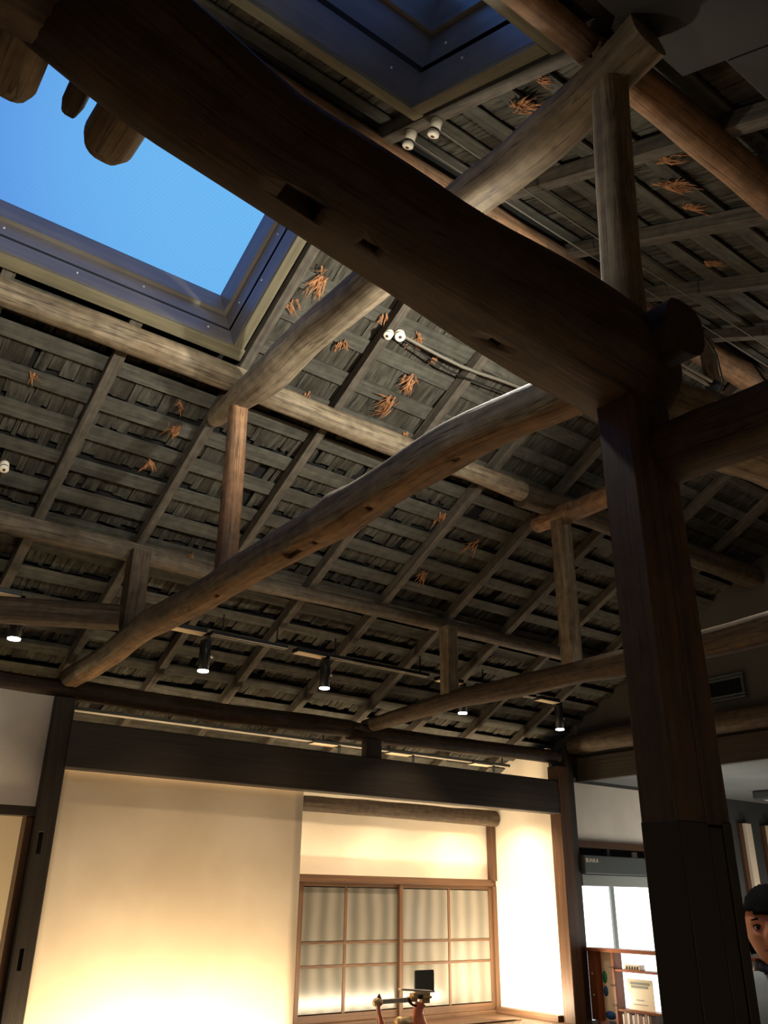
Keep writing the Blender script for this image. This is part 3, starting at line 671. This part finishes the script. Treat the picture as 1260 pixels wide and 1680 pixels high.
# ------------------------------------------------------------------ pillar
Pl = empty('pillar', 'massive dark squared wooden pillar with a darker stained lower half', 'pillar', (2.04, 1.41, 0))
mb = MB()
def pil(z0, z1):
    xs = [1.93, 1.93, 2.157, 2.157]; 
    # L-shaped joint grooves cut as thin recesses between three boards
    g = .004
    mb.bb((1.93, 1.353, z0), (2.045, 1.47, z1)); mb.bb((2.049, 1.356, z0), (2.157, 1.468, z1)); mb.bb((2.0, 1.372, z0), (2.12, 1.46, z1))
pil(1.835, 3.12); child(mb, 'shaft', M_PILLAR, Pl, bevel=.005)
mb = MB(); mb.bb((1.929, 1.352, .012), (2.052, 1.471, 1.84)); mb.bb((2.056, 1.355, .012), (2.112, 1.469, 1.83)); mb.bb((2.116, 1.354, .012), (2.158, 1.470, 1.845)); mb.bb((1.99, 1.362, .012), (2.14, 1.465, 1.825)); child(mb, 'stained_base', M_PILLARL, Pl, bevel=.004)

# ------------------------------------------------------------------ porcelain knobs and cords
def knob(label, c, ax, L=.095, r=.031):
    t = empty('insulator', label, 'insulator', c)
    ax = Vector(ax).normalized(); mb = MB()
    mb.lathe(c, [(r*.8, 0), (r, .006), (r, L*.55), (r*.86, L*.60), (r*.86, L*.70), (r, L*.76), (r, L*.95), (r*.8, L)], 18, ax); child(mb, 'body', M_CERAM, t)
    mb = MB(); mb.lathe(Vector(c)+ax*(L*.61), [(r*.9, 0), (r*.95, L*.04), (r*.9, L*.08)], 18, ax); child(mb, 'wire_band', M_BLACK, t)
    mb = MB(); mb.lathe(Vector(c)+ax*(L*.99), [(r*.32, 0), (r*.32, .004)], 12, ax); child(mb, 'screw', M_BROWN, t)
knob('left one of the two white porcelain insulators hanging near the dark skylight corner', (2.05, 2.56, zn(2.56)), -NN)
knob('right one of the two white porcelain insulators hanging near the dark skylight corner', (2.05, 2.35, zn(2.35)), -NN)
knob('white porcelain insulator on a rafter in the brightest patch of roof, end facing down', (2.86, 3.72, zf(3.72)), (-.2, -.5, -1), .06, .036)
knob('pale porcelain insulator lying along the rafter beside the other in the bright roof patch', (2.80, 3.74, zf(3.74)), (-.5, -.1, -.8), .055, .03)
knob('white porcelain insulator at the left picture edge', (.93, 5.47, zf(5.47)), -NF, .07, .03)
def cord(label, pts, r, M=M_CORD, cat='cord'):
    q = resample([(*p, r) for p in pts], .15); mb = MB(); mb.tube([p[:3] for p in q], r, 6); return tag(mb.build('cord', M), label, cat)
cord('thin grey cord from the left skylight insulator along the near slope', [(2.07, 2.56, zn(2.56)-.07), (3.2, 2.56, 5.31), (4.8, 2.56, 5.32), (8.0, 2.57, 5.33)], .0045)
cord('thin grey cord from the right skylight insulator along the near slope', [(2.07, 2.35, zn(2.35)-.07), (3.2, 2.36, 5.20), (4.8, 2.36, 5.22), (8.0, 2.36, 5.23)], .0045)
cord('thick grey conduit running right from the insulator in the bright roof patch', [(2.88, 3.70, 5.10), (3.4, 3.70, 5.075), (3.9, 3.66, 5.09), (4.6, 3.65, 5.10)], .013)
cord('thin black cord hanging beside the conduit in the bright roof patch', [(2.88, 3.72, 5.09), (3.3, 3.74, 5.03), (3.8, 3.74, 5.05), (4.3, 3.74, 5.08)], .006, M_BLACK)
cord('thin wire looping round the great beam end above the pillar', [(2.12, 1.33, 3.52), (2.2, 1.24, 3.42), (2.23, 1.2, 3.28), (2.24, 1.2, 3.18), (2.235, 1.23, 3.12)], .003, M_CORD)

# ------------------------------------------------------------------ track lights
def track(label, x0, x1, y, z, group=None):
    t = empty('light_track', label, 'light track', ((x0+x1)/2, y, z), group)
    mb = MB(); mb.bb((x0, y-.027, z+.006), (x1, y+.027, z+.034)); child(mb, 'channel', M_BLACK, t)
    for s in (-1, 1):
        mb = MB(); mb.bb((x0, y+s*.020-.007, z), (x1, y+s*.020+.007, z+.008)); child(mb, 'rail_lip', M_ALU, t)
    n = max(2, int((x1-x0)/.7))
    for k in range(n):
        x = x0+.1+(x1-x0-.2)*k/(n-1); h = zf(y)-z-.03
        mb = MB(); mb.bb((x-.005, y-.005, z+.03), (x+.005, y+.005, z+.034+max(h, .02))); child(mb, 'hanger', M_BLACK, t)
TY, TZ = 6.3, 3.62
track('leftmost visible light track piece below the lower purlin', 2.90, 3.62, TY, TZ)
track('middle light track piece below the lower purlin', 4.03, 5.22, TY, TZ)
track('light track piece partly hidden behind the second tie log', 5.85, 6.70, TY, TZ)
track('light track piece left of the crooked pale log, above the left wall panel', -.4, 1.2, TY, TZ)
track('long light track in the slit between lintel beam and wall plate log', 2.15, 7.4, 7.45, 3.085)
def spot(label, x, y, zt, zl, power, adapter=True, right=False, lamp=True, ang=105, aim=None):
    t = empty('track_spotlight', label, 'spotlight', (x, y, zt), 'black cylinder spotlights on the track')
    R = .046
    mb = MB(); mb.lathe((x, y, zl+.01), [(R, 0), (R, .24), (R*.9, .25)], 24)
    child(mb, 'lamp_body', M_BLACK, t)
    mb = MB(); mb.lathe((x, y, zl), [(R*.97, 0), (R*.97, .010)], 24); child(mb, 'lens', M_LENS, t)
    mb = MB(); mb.bb((x-.012, y-.05, zl+.18), (x+.012, y-.035, zt)); mb.bb((x-.012, y-.05, zt-.02), (x+.012, y+.02, zt)); child(mb, 'bracket', M_BLACK, t)
    mb = MB(); mb.tube([(x+.05, y, zl+.14), (x+.075, y, zl+.13)], .012, 10); child(mb, 'tilt_knob', M_ALU, t)
    if adapter:
        x0, x1 = (x-.32, x-.02)
        mb = MB(); mb.bb((x0, y-.055, zt-.006), (x1, y+.055, zt+.03)); child(mb, 'adapter_box', M_BLACK, t, bevel=.004)
        mb = MB(); mb.bb((x0+.004, y-.051, zt-.011), (x1-.004, y+.051, zt-.006)); child(mb, 'adapter_cover', M_BEIGE, t)
    if lamp: light('SPOT', 'spot_beam', (x, y, zl-.01), aim or (x, y+.22, 0), power, (1, .76, .52), .03, angle=ang, blend=.9)
spot('track spotlight nearest the crooked pale log, left of the other visible one', 2.86, TY, TZ, 3.305, 22)
spot('middle track spotlight hanging above the edge of the cream screen', 4.03, TY, TZ, 3.335, 22)
spot('track spotlight whose glowing lens peeks out just under the second tie log', 5.66, TY, TZ, 3.325, 60, aim=(5.1, 6.6, .5))
spot('rightmost track spotlight left of the pillar near the charcoal gable', 7.06, TY, TZ, 3.33, 22)
spot('track spotlight under the brown side log at the left picture edge', 1.385, TY, TZ, 3.305, 26)
for x, e, lb in ((4.95, 50, 'spotlight behind the lintel beam near the end of the cream screen'), (5.92, 95, 'spotlight behind the lintel beam with beige adapter seen in the slit'), (7.12, 190, 'spotlight behind the lintel beam beside the bright recess wall')):
    spot(lb, x, 7.45, 3.08, 2.74, e, lamp=True, ang=140, aim=(x, 7.55, 0))
# light track lying on the ridge tie
t = empty('ridge_light_track', 'white light track lying on the ridge tie right of the pillar head', 'light track', (4.7, 2.76, 5.05))
mb = MB(); mb.bb((4.45, 2.74, 5.03), (4.95, 2.76, 5.045)); mb.bb((4.45, 2.70, 5.03), (4.90, 2.715, 5.045)); child(mb, 'rail', M_ALU, t)
mb = MB(); mb.bb((4.93, 2.69, 5.02), (5.02, 2.78, 5.06)); child(mb, 'end_feed', M_BLACK, t)
# uplight heads on the far side of the great beam
for k, (a, b, e, ang) in enumerate(ROOF_LIGHTS[:2]):
    t = empty('uplight', ['small black uplight on a bracket behind the great beam below the bright roof patch', 'small black uplight on a bracket behind the left part of the great beam'][k], 'spotlight', a)
    d = (Vector(b)-Vector(a)).normalized(); base = Vector(a)-d*.13
    mb = MB(); mb.lathe(base, [(.04, 0), (.045, .01), (.045, .11)], 18, d); child(mb, 'lamp_body', M_BLACK, t)
    mb = MB(); mb.tube([base, (a[0], 1.62, 3.62), (a[0], 1.42, 3.42)], .01, 8); child(mb, 'bracket', M_BLACK, t)

for k, (a, b, e) in enumerate(RIDGE_SPOTS):
    t = empty('ridge_spotlight', ['small black spotlight under the ridge hidden behind the middle of the great beam', 'small black spotlight under the ridge right of the pillar head'][k], 'spotlight', a, 'spotlights under the ridge')
    d = (Vector(b)-Vector(a)).normalized(); base = Vector(a)-d*.01
    mb = MB(); mb.lathe(base, [(.034, 0), (.036, .01), (.036, .10), (.03, .11)], 18, -d); child(mb, 'lamp_body', M_BLACK, t)
    mb = MB(); mb.tube([base-d*.10, (a[0], a[1]+.08, 5.42)], .008, 8); child(mb, 'bracket', M_BLACK, t)

# ------------------------------------------------------------------ vent grille on the gable
V_ = empty('vent_grille', 'dark ventilation grille with pale trims on the charcoal gable wall right of the pillar', 'vent', (8.08, 4.93, 3.67))
mb = MB(); mb.bb((8.085, 4.72, 3.58), (8.098, 5.08, 3.78)); child(mb, 'backing', M_VOID, V_)
for z in (3.57, 3.60, 3.775, 3.805):
    mb = MB(); mb.bb((8.05, 4.68, z-.011), (8.10, 5.12, z+.011)); child(mb, 'trim', M_GREYM, V_, bevel=.003)
for s in (4.70, 5.10):
    mb = MB(); mb.bb((8.06, s-.015, 3.6), (8.10, s+.015, 3.775)); child(mb, 'side_trim', M_DGREY, V_)
for k in range(12):
    y = 4.74+k*.03; mb = MB(); mb.bb((8.07, y-.004, 3.61), (8.085, y+.004, 3.765)); child(mb, 'slat', M_BLACK, V_)

# ------------------------------------------------------------------ open shelf divider between hall and side room
D_ = empty('shelf_divider', 'reddish wooden open bookshelf divider under the bright side-room window', 'shelf', (8.0, 5.9, 0))
mb = MB(); mb.bb((7.93, 4.6, 1.165), (8.12, 6.955, 1.20)); child(mb, 'top_board', M_REDW, D_, bevel=.004)
for y in (6.86, 6.62, 5.75, 4.65):
    wdt = .03
    mb = MB(); mb.bb((7.96, y-wdt/2, .012), (8.10, y+wdt/2, 1.165)); child(mb, 'upright', M_REDW, D_, bevel=.003)
mb = MB(); mb.bb((7.965, 6.865, .52), (7.985, 6.955, 1.165)); child(mb, 'side_panel', M_REDW, D_)
for z in (1.0, .64, .50, .2):
    mb = MB(); mb.bb((7.965, 4.6, z-.011), (8.11, 6.60, z+.011)); child(mb, 'shelf_board', M_REDW, D_, bevel=.003)
for z in (1.02, .86, .68):
    mb = MB(); mb.tube([(7.955, 6.60, z), (7.955, 6.66, z)], .008, 8); child(mb, 'catch', M_BROWN, D_)
for z in (.95, .75):
    mb = MB(); mb.lathe((7.964, 6.905, z), [(.011, 0), (.011, .004)], 14, (-1, 0, 0)); child(mb, 'peg', M_CERAM, D_)
cols = [srgb(238,238,236), srgb(176,150,140), srgb(240,236,230), srgb(120,96,90), srgb(226,226,232), srgb(196,150,150), srgb(232,232,226), srgb(150,120,112)]
bm_ = [plain('book_cover_%d' % i, c, .6) for i, c in enumerate(cols)]
bn = ['white', 'tan', 'cream', 'dark brown', 'pale grey', 'dusty pink', 'ivory', 'brown']
y = 6.56; k = 0; pages = plain('paper_pages', srgb(240,236,224), .9)
rank = ['first', 'second', 'third', 'fourth', 'fifth', 'sixth', 'seventh', 'eighth', 'ninth', 'tenth', 'eleventh', 'twelfth']
while y > 6.10 and k < 12:
    wd = .022+.014*((k*7) % 5)/4; h = .095+.025*((k*3) % 4)/3; c = k % 8
    t = empty('book', '%s %s book counted from the left on the shelf under the window' % (rank[k], bn[c]), 'book', (8.03, y-wd/2, .511), 'books on the divider shelf')
    mb = MB(); mb.bb((7.975, y-wd+.001, .5115), (8.085, y-.001, .511+h)); child(mb, 'cover', bm_[c], t, bevel=.002)
    mb = MB(); mb.bb((7.985, y-wd+.004, .511+h-.002), (8.083, y-.004, .511+h+.001)); child(mb, 'page_block', pages, t)
    y -= wd+.002; k += 1
# papers / sign cards on the middle compartment
def card(label, y0, y1, z0, z1, M, x=8.02):
    mb = MB(); mb.bb((x, y0, z0), (x+.006, y1, z1)); return mb, M, label
t = empty('notice_card', 'white notice card with grey lines of writing on the divider shelf', 'card', (8.03, 6.35, .652))
mb = MB(); mb.bb((8.02, 6.18, .652), (8.027, 6.50, .93)); child(mb, 'sheet', M_CERAM, t)
for j, (a, b, z) in enumerate(((6.46, 6.22, .88), (6.45, 6.24, .85), (6.40, 6.30, .74), (6.44, 6.26, .70))):
    mb = MB(); mb.bb((8.017, b, z), (8.02, a, z+(.022 if j < 2 else .006))); child(mb, 'writing_line', M_LGREY, t)
t = empty('box_row', 'small dark-lettered white carton on the upper board of the divider', 'box', (8.04, 6.4, 1.011))
mb = MB(); mb.bb((8.0, 6.30, 1.0115), (8.08, 6.50, 1.06)); child(mb, 'carton', M_CERAM, t, bevel=.002)
for j in range(5):
    mb = MB(); mb.bb((7.998, 6.32+j*.034, 1.02), (8.0, 6.34+j*.034, 1.045)); child(mb, 'mark', M_DGREY, t)
t = empty('banner', 'narrow white banner with green and blue blots between the divider uprights', 'banner', (8.06, 6.75, .5))
mb = MB(); mb.bb((8.05, 6.64, .52), (8.056, 6.845, 1.16)); child(mb, 'cloth', M_CERAM, t)
GR = plain('banner_green', srgb(40,150,120), .7); BL = plain('banner_blue', srgb(44,92,160), .7)
for (y0, y1, z0, z1, M) in ((6.78, 6.84, .86, .98, GR), (6.78, 6.84, .74, .84, BL), (6.70, 6.84, .53, .61, BL)):
    mb = MB(); mb.lathe((8.049, (y0+y1)/2, (z0+z1)/2), [((y1-y0)/2, 0), ((y1-y0)/2, .003)], 16, (-1, 0, 0))
    c = Vector((8.049, (y0+y1)/2, (z0+z1)/2)); mb.v = [(v[0], v[1], c.z+(v[2]-c.z)*(z1-z0)/(y1-y0)) for v in mb.v]
    child(mb, 'blot', M, t)

# ------------------------------------------------------------------ antique balance on the counter
PX = 4.96; PY = 6.45; PZ = .50
M_CIRON = plain('red_cast_iron', srgb(206,124,96), .35, .1); M_BRASS = plain('worn_brass', srgb(206,178,132), .35, .5); M_STEEL = plain('pale_steel', srgb(214,206,190), .3, .4)
B_ = empty('antique_scale', 'antique beam scale with pale arm and reddish iron base in front of the window', 'scale', (PX, PY, PZ))
mb = MB(); mb.bb((PX-.25, PY-.09, PZ), (PX+.16, PY+.09, PZ+.05)); mb.bb((PX-.22, PY-.07, PZ+.05), (PX+.13, PY+.07, PZ+.16)); child(mb, 'base', M_CIRON, B_, bevel=.012)
mb = MB(); q = resample([(PX+.09, PY, PZ+.14, .062), (PX+.075, PY, PZ+.22, .045), (PX+.07, PY, PZ+.30, .032), (PX+.09, PY, PZ+.345, .04)], .02)
mb.tube([p[:3] for p in q], [float(p[3]) for p in q], 16); child(mb, 'column', M_CIRON, B_)
mb = MB(); q = resample([(PX-.12, PY, PZ+.14, .022), (PX-.19, PY, PZ+.19, .02), (PX-.215, PY, PZ+.26, .016), (PX-.23, PY, PZ+.33, .014), (PX-.235, PY, PZ+.40, .018)], .02)
mb.tube([p[:3] for p in q], [float(p[3]) for p in q], 12); child(mb, 'curved_arm', M_CIRON, B_)
mb = MB(); mb.bb((PX-.225, PY-.012, PZ+.36), (PX+.06, PY+.012, PZ+.395)); child(mb, 'beam_arm', M_STEEL, B_, bevel=.003)
mb = MB(); mb.lathe((PX-.235, PY-.02, PZ+.375), [(.03, 0), (.034, .01), (.034, .03), (.028, .04)], 20, (0, 1, 0)); child(mb, 'pivot_disc', M_BRASS, B_)
mb = MB(); mb.lathe((PX-.225, PY, PZ+.40), [(.018, 0), (.010, .02), (.004, .035)], 14); child(mb, 'finial', M_BROWN, B_)
mb = MB(); mb.tube([(PX-.25, PY-.02, PZ+.36), (PX-.25, PY-.02, PZ+.06)], .004, 8); child(mb, 'hanging_rod', M_STEEL, B_)
mb = MB(); mb.lathe((PX-.10, PY, PZ+.215), [(.02, 0), (.042, .01), (.048, .03), (.04, .06), (.038, .11)], 20, (1, 0, .05)); child(mb, 'drum', M_BRASS, B_)
mb = MB(); mb.bb((PX-.0, PY-.035, PZ+.38), (PX+.16, PY+.035, PZ+.40)); mb.bb((PX+.02, PY-.03, PZ+.40), (PX+.15, PY+.03, PZ+.425)); mb.bb((PX+.09, PY-.025, PZ+.345), (PX+.15, PY+.025, PZ+.38)); child(mb, 'knife_edge_block', M_BRASS, B_, bevel=.003)
mb = MB(); mb.box((PX+.05, PY, PZ+.445), (.24, .05, .016), rot=Matrix.Rotation(.12, 3, 'Y')); child(mb, 'pan_rail', M_STEEL, B_, bevel=.003)
mb = MB(); mb.lathe((PX+.07, PY-.03, PZ+.40), [(.006, 0), (.02, .002), (.02, .012), (.006, .014)], 16, (0, -1, 0)); child(mb, 'knob', M_BLACK, B_)
mb = MB()
for k in range(9):
    a = math.pi*(1.1+.07*k); mb.box((PX+.06+.07*math.cos(a), PY-.01, PZ+.40+.07*math.sin(a)), (.016, .012, .022), rot=Matrix.Rotation(-a, 3, 'Y'))
child(mb, 'dial_arc', M_BROWN, B_)
B_.scale = (1.4, 1, 1); B_.location.x += .14
# dark plate stands behind the scale
mb = MB(); w_, h_, r_ = .108, .082, .014; pts = []
for (cx, cz, a0) in ((w_-r_, h_-r_, 0), (-w_+r_, h_-r_, 90), (-w_, -h_, 180), (w_, -h_, 270)):
    if a0 < 180:
        for j in range(6): a = math.radians(a0+j*18); pts.append((cx+r_*math.cos(a), cz+r_*math.sin(a)))
    else: pts.append((cx, cz))
n = len(pts); V = [(x, -.006, z) for x, z in pts]+[(x, .006, z) for x, z in pts]
mb.add(V, [tuple(range(n)), tuple(reversed(range(n, 2*n)))]+[(i, i+n, (i+1) % n+n, (i+1) % n) for i in range(n)], V)
T2 = empty('plate_stand', 'small dark rounded rectangular plate behind the antique scale', 'sign', (PX+.50, PY+.15, PZ))
o = mb.build('plate', M_GREYM, T2); o.location = (-.07, 0, .50); 
mb = MB(); mb.tube([(-.07, .012, 0), (-.07, .012, .5)], .006, 8); mb.bb((-.12, -.05, 0), (-.02, .06, .01)); mb.build('stem', M_STEEL, T2)
mb = MB(); mb.bb((-.18, -.012, .405), (.04, .012, .418)); mb.build('plate_rail', M_STEEL, T2)

# ------------------------------------------------------------------ person behind the pillar
SK = plain('skin', srgb(176,112,84), .55); HAIR = plain('black_hair', srgb(7,6,6), .85, spec=.08); SHIRT = plain('grey_shirt', srgb(136,140,140), .9); TROU = plain('dark_trousers', srgb(40,40,46), .9)
M_EYE = plain('eye_dark', srgb(28,18,14), .3); M_LIP = plain('lip', srgb(150,82,66), .5); M_SHOE = plain('black_shoe', srgb(24,22,22), .4); M_APRON = plain('white_apron', srgb(214,208,198), .85); M_EYEW = plain('eye_white', srgb(190,176,164), .4)
def skin_obj(name, verts, edges, radii, root, M, parent, sub=2):
    me = bpy.data.meshes.new(name); me.from_pydata(verts, edges, []); o = bpy.data.objects.new(name, me); C.objects.link(o); o.parent = parent
    sk = o.modifiers.new('skin', 'SKIN'); sk.use_smooth_shade = True
    if not me.skin_vertices: 
        bm = bmesh.new(); bm.from_mesh(me); bm.verts.layers.skin.verify(); bm.to_mesh(me); bm.free()
    for i, r in enumerate(radii):
        me.skin_vertices[0].data[i].radius = (r, r) if not isinstance(r, tuple) else r
        me.skin_vertices[0].data[i].use_root = (i == root)
    ss = o.modifiers.new('sub', 'SUBSURF'); ss.levels = sub; ss.render_levels = sub
    me.materials.append(M); return o
PE = empty('person', 'person with short black hair and grey top half hidden behind the pillar', 'person', (2.79, 1.665, .012))
PE.rotation_euler = (0, 0, math.radians(-64))     # local -y faces the viewer's left
bv = [(0,0,.92),(0,0,1.08),(0,.01,1.24),(0,.01,1.36),(0,.0,1.44),(0,-.01,1.50)]; be = [(0,1),(1,2),(2,3),(3,4),(4,5)]; brr = [(.135,.10),(.125,.095),(.15,.105),(.14,.09),(.055,.055),(.05,.05)]
def chain(start, pts, rs):
    p = start
    for q, r in zip(pts, rs):
        bv.append(q); brr.append(r); be.append((p, len(bv)-1)); p = len(bv)-1
    return p
for s in (-1, 1):
    chain(0, [(s*.09,0,.86),(s*.10,-.01,.48),(s*.10,.02,.09),(s*.10,-.06,.04),(s*.105,-.15,.03)], [(.09,.09),(.058,.058),(.042,.042),(.04,.035),(.035,.025)])
    wr = chain(3, [(s*.17,.01,1.36),(s*.225,.02,1.10),(s*.225,-.04,.87),(s*.222,-.06,.81)], [.058,.045,.032,(.034,.02)])
    for f, (dx, L) in enumerate(((-.027,.072),(-.009,.082),(.009,.078),(.026,.062))):
        chain(wr, [(s*.222+dx*.3, -.065+dx, .775), (s*.222, -.07+dx, .775-L*.5), (s*.218, -.062+dx*1.05, .775-L)], [.010, .0085, .007])
    chain(wr, [(s*.205, -.095, .80), (s*.20, -.105, .765)], [.011, .009])
body = skin_obj('body', bv, be, brr, 0, SK, PE)
# clothes: shells round the body
def shell(name, rings, M, n=28):
    mb = MB(); V = []; F = []
    for (cx, cy, cz, rx, ry) in rings:
        for k in range(n):
            t = 2*math.pi*k/n; V.append((cx+rx*math.cos(t), cy+ry*math.sin(t)*(1 if math.sin(t) < 0 else 1.0), cz+.004*math.sin(5*t+cz*9)))
    for i in range(len(rings)-1):
        for k in range(n): k2 = (k+1) % n; F.append((i*n+k, i*n+k2, (i+1)*n+k2, (i+1)*n+k))
    mb.add(V, F, V, True); o = mb.build(name, M, PE); so = o.modifiers.new('s', 'SOLIDIFY'); so.thickness = .006; return o
shell('shirt', [(0,0,.88,.185,.145),(0,0,1.0,.175,.14),(0,.01,1.2,.19,.15),(0,.01,1.33,.205,.145),(0,.01,1.39,.19,.12),(0,.01,1.425,.12,.095),(0,.005,1.445,.085,.08)], SHIRT)
for s in (-1, 1):
    shell('sleeve', [(s*.15,.01,1.405,.06,.075),(s*.19,.012,1.36,.078,.085),(s*.215,.02,1.25,.072,.075),(s*.225,.02,1.12,.066,.068)], SHIRT)
    shell('trouser_leg', [(s*.09,0,.93,.115,.135),(s*.095,0,.75,.105,.115),(s*.10,0,.48,.08,.085),(s*.10,.02,.12,.062,.068)], TROU)
    mb = MB(); q = resample([(s*.10,.06,.045,.04),(s*.10,0,.05,.048),(s*.10,-.09,.04,.042),(s*.105,-.18,.03,.028)], .03); mb.tube([p[:3] for p in q], [float(p[3]) for p in q], 14); mb.build('shoe', M_SHOE, PE)
shell('collar', [(0,0,1.425,.085,.082),(0,-.003,1.475,.066,.066)], M_BLACK)
mb = MB(); mb.bb((-.15, -.165, .60), (.15, -.155, 1.30)); mb.build('apron', M_APRON, PE, bevel=.004)
# head
def head_mesh():
    bm = bmesh.new(); bmesh.ops.create_uvsphere(bm, u_segments=64, v_segments=48, radius=1)
    for v in bm.verts:
        x, y, z = v.co
        jaw = 1-.34*max(0, -z)**1.4
        X = x*.076*jaw; Y = y*.096*(1-.12*max(0, -z)); Z = z*.118
        if y < 0:
            # face front is local -y
            fx = abs(X)
            g = lambda cx, cz, sx, sz: math.exp(-((fx-cx)/sx)**2-((Z-cz)/sz)**2)
            Y -= .024*g(0, -.020, .011, .020)*1.0 + .010*g(0, .004, .008, .02)          # nose
            Y += .014*g(.031, .006, .016, .012)                                          # sockets
            Y -= .006*g(.030, .026, .022, .008)                                          # brows
            Y -= .007*g(0, -.058, .024, .008)+.006*g(.045, -.022, .02, .02)              # lips, cheeks
            Y += .004*g(0, -.0585, .026, .0022)
            Y -= .009*g(0, -.096, .022, .016)                                            # chin
        v.co = (X, Y-.01*max(0, -z), Z)
    for f in bm.faces: f.smooth = True
    return bm
HZ = 1.565
bm = head_mesh()
for s in (-1, 1):
    r = bmesh.ops.create_uvsphere(bm, u_segments=14, v_segments=10, radius=1)
    for v in r['verts']: v.co = (s*(.074+v.co.x*.008), .008+v.co.y*.018, -.008+v.co.z*.032)
me = bpy.data.meshes.new('head'); bm.to_mesh(me); bm.free(); me.materials.append(SK)
hd = bpy.data.objects.new('head', me); C.objects.link(hd); hd.parent = PE; hd.location = (0, -.02, HZ)
for s in (-1, 1):
    mb = MB(); mb.lathe((0, 0, -.011), [(.001, 0), (.007, .002), (.0105, .007), (.0105, .014), (.007, .019), (.001, .021)], 16); mb.v = [(v[0]+s*.031, v[1]-.0715, v[2]*.62+.005) for v in mb.v]; mb.build('eye', M_EYEW, hd)
    mb = MB(); mb.lathe((s*.031, -.0815, .005), [(.0055, 0), (.0045, .002)], 12, (0, -1, 0)); mb.build('iris', M_EYE, hd)
    mb = MB(); mb.tube([(s*.016, -.0885, .026), (s*.03, -.0885, .031), (s*.047, -.078, .026)], [.003, .0035, .002], 8); mb.build('eyebrow', HAIR, hd)
    mb = MB(); mb.tube([(s*.019, -.0835, .009), (s*.031, -.0855, .014), (s*.045, -.075, .009)], [.0012, .002, .0012], 6); mb.build('eyelid', HAIR, hd)
mb = MB(); mb.tube([(-.024, -.083, -.059), (-.010, -.092, -.057), (0, -.093, -.058), (.010, -.092, -.057), (.024, -.083, -.059)], [.001, .0028, .0035, .0028, .001], 8); mb.build('lips', M_LIP, hd)
bm = bmesh.new(); bmesh.ops.create_uvsphere(bm, u_segments=48, v_segments=36, radius=1)
kill = []
for v in bm.verts:
    x, y, z = v.co
    fr = .10*noise.noise(Vector((x*14, 0, 5)))
    lim = .30+fr+.10*abs(x) if y < -.35 else (-.08+fr if y < .1 else -.62)
    if z < lim: kill.append(v); continue
    nn = 1+.05*noise.noise(Vector((x*16, y*16, z*4)))+.02*noise.noise(Vector((x*40, y*40, z*8)))
    v.co = (x*.078*nn, y*.099*nn+.003, z*.122*nn)
bmesh.ops.delete(bm, geom=kill, context='VERTS')
for f in bm.faces: f.smooth = True
me = bpy.data.meshes.new('hair'); bm.to_mesh(me); bm.free(); me.materials.append(HAIR); ho = bpy.data.objects.new('hair', me); C.objects.link(ho); ho.parent = hd
so = ho.modifiers.new('s', 'SOLIDIFY'); so.thickness = -.008

# like things share a group
GROUPS = {'insulator': 'porcelain insulators on the rafters', 'light_track': 'light tracks under the roof', 'cord': 'cords and wires along the roof', 'purlin_log': 'purlin logs under the rafters',
          'queen_post': 'posts standing on the tie logs', 'tie_log': 'tie logs at wall plate height', 'upper_tie_log': 'upper tie logs', 'stub_log': 'cut log ends at the great beam', 'uplight': 'uplights behind the great beam', 'post': 'posts of the back wall'}
for o in list(C.objects):
    b = o.name.split('.')[0]
    if o.parent is None and b in GROUPS and 'label' in o and 'group' not in o: o['group'] = GROUPS[b]
# housings of the light strips at the foot of the walls
for k, (x, y, z, L, lb) in enumerate(((3.2, 6.62, .36, 2.2, 'low light strip standing in front of the cream screen'), (6.1, 7.45, .53, 2.6, 'low light strip lying along the counter before the frosted window'), (.9, 7.5, .42, 1.6, 'low light strip inside the opening left of the dark post'))):
    t = empty('light_strip', lb, 'light strip', (x, y, z), 'low light strips at the foot of the walls')
    hw = .02 if k == 1 else .06
    mb = MB(); mb.bb((x-L/2, y-hw, z-.03 if k != 1 else .5005), (x+L/2, y+hw, z-.002 if k != 1 else .515)); child(mb, 'housing', M_BROWN if k == 1 else M_BLACK, t, bevel=.003)
    for s in ((-1, 1) if k != 1 else ()):
        zz = .012
        mb = MB(); mb.bb((x+s*(L/2-.1)-.02, y-.02, zz), (x+s*(L/2-.1)+.02, y+.02, max(z-.031, zz+.001))); child(mb, 'foot', M_BLACK, t)
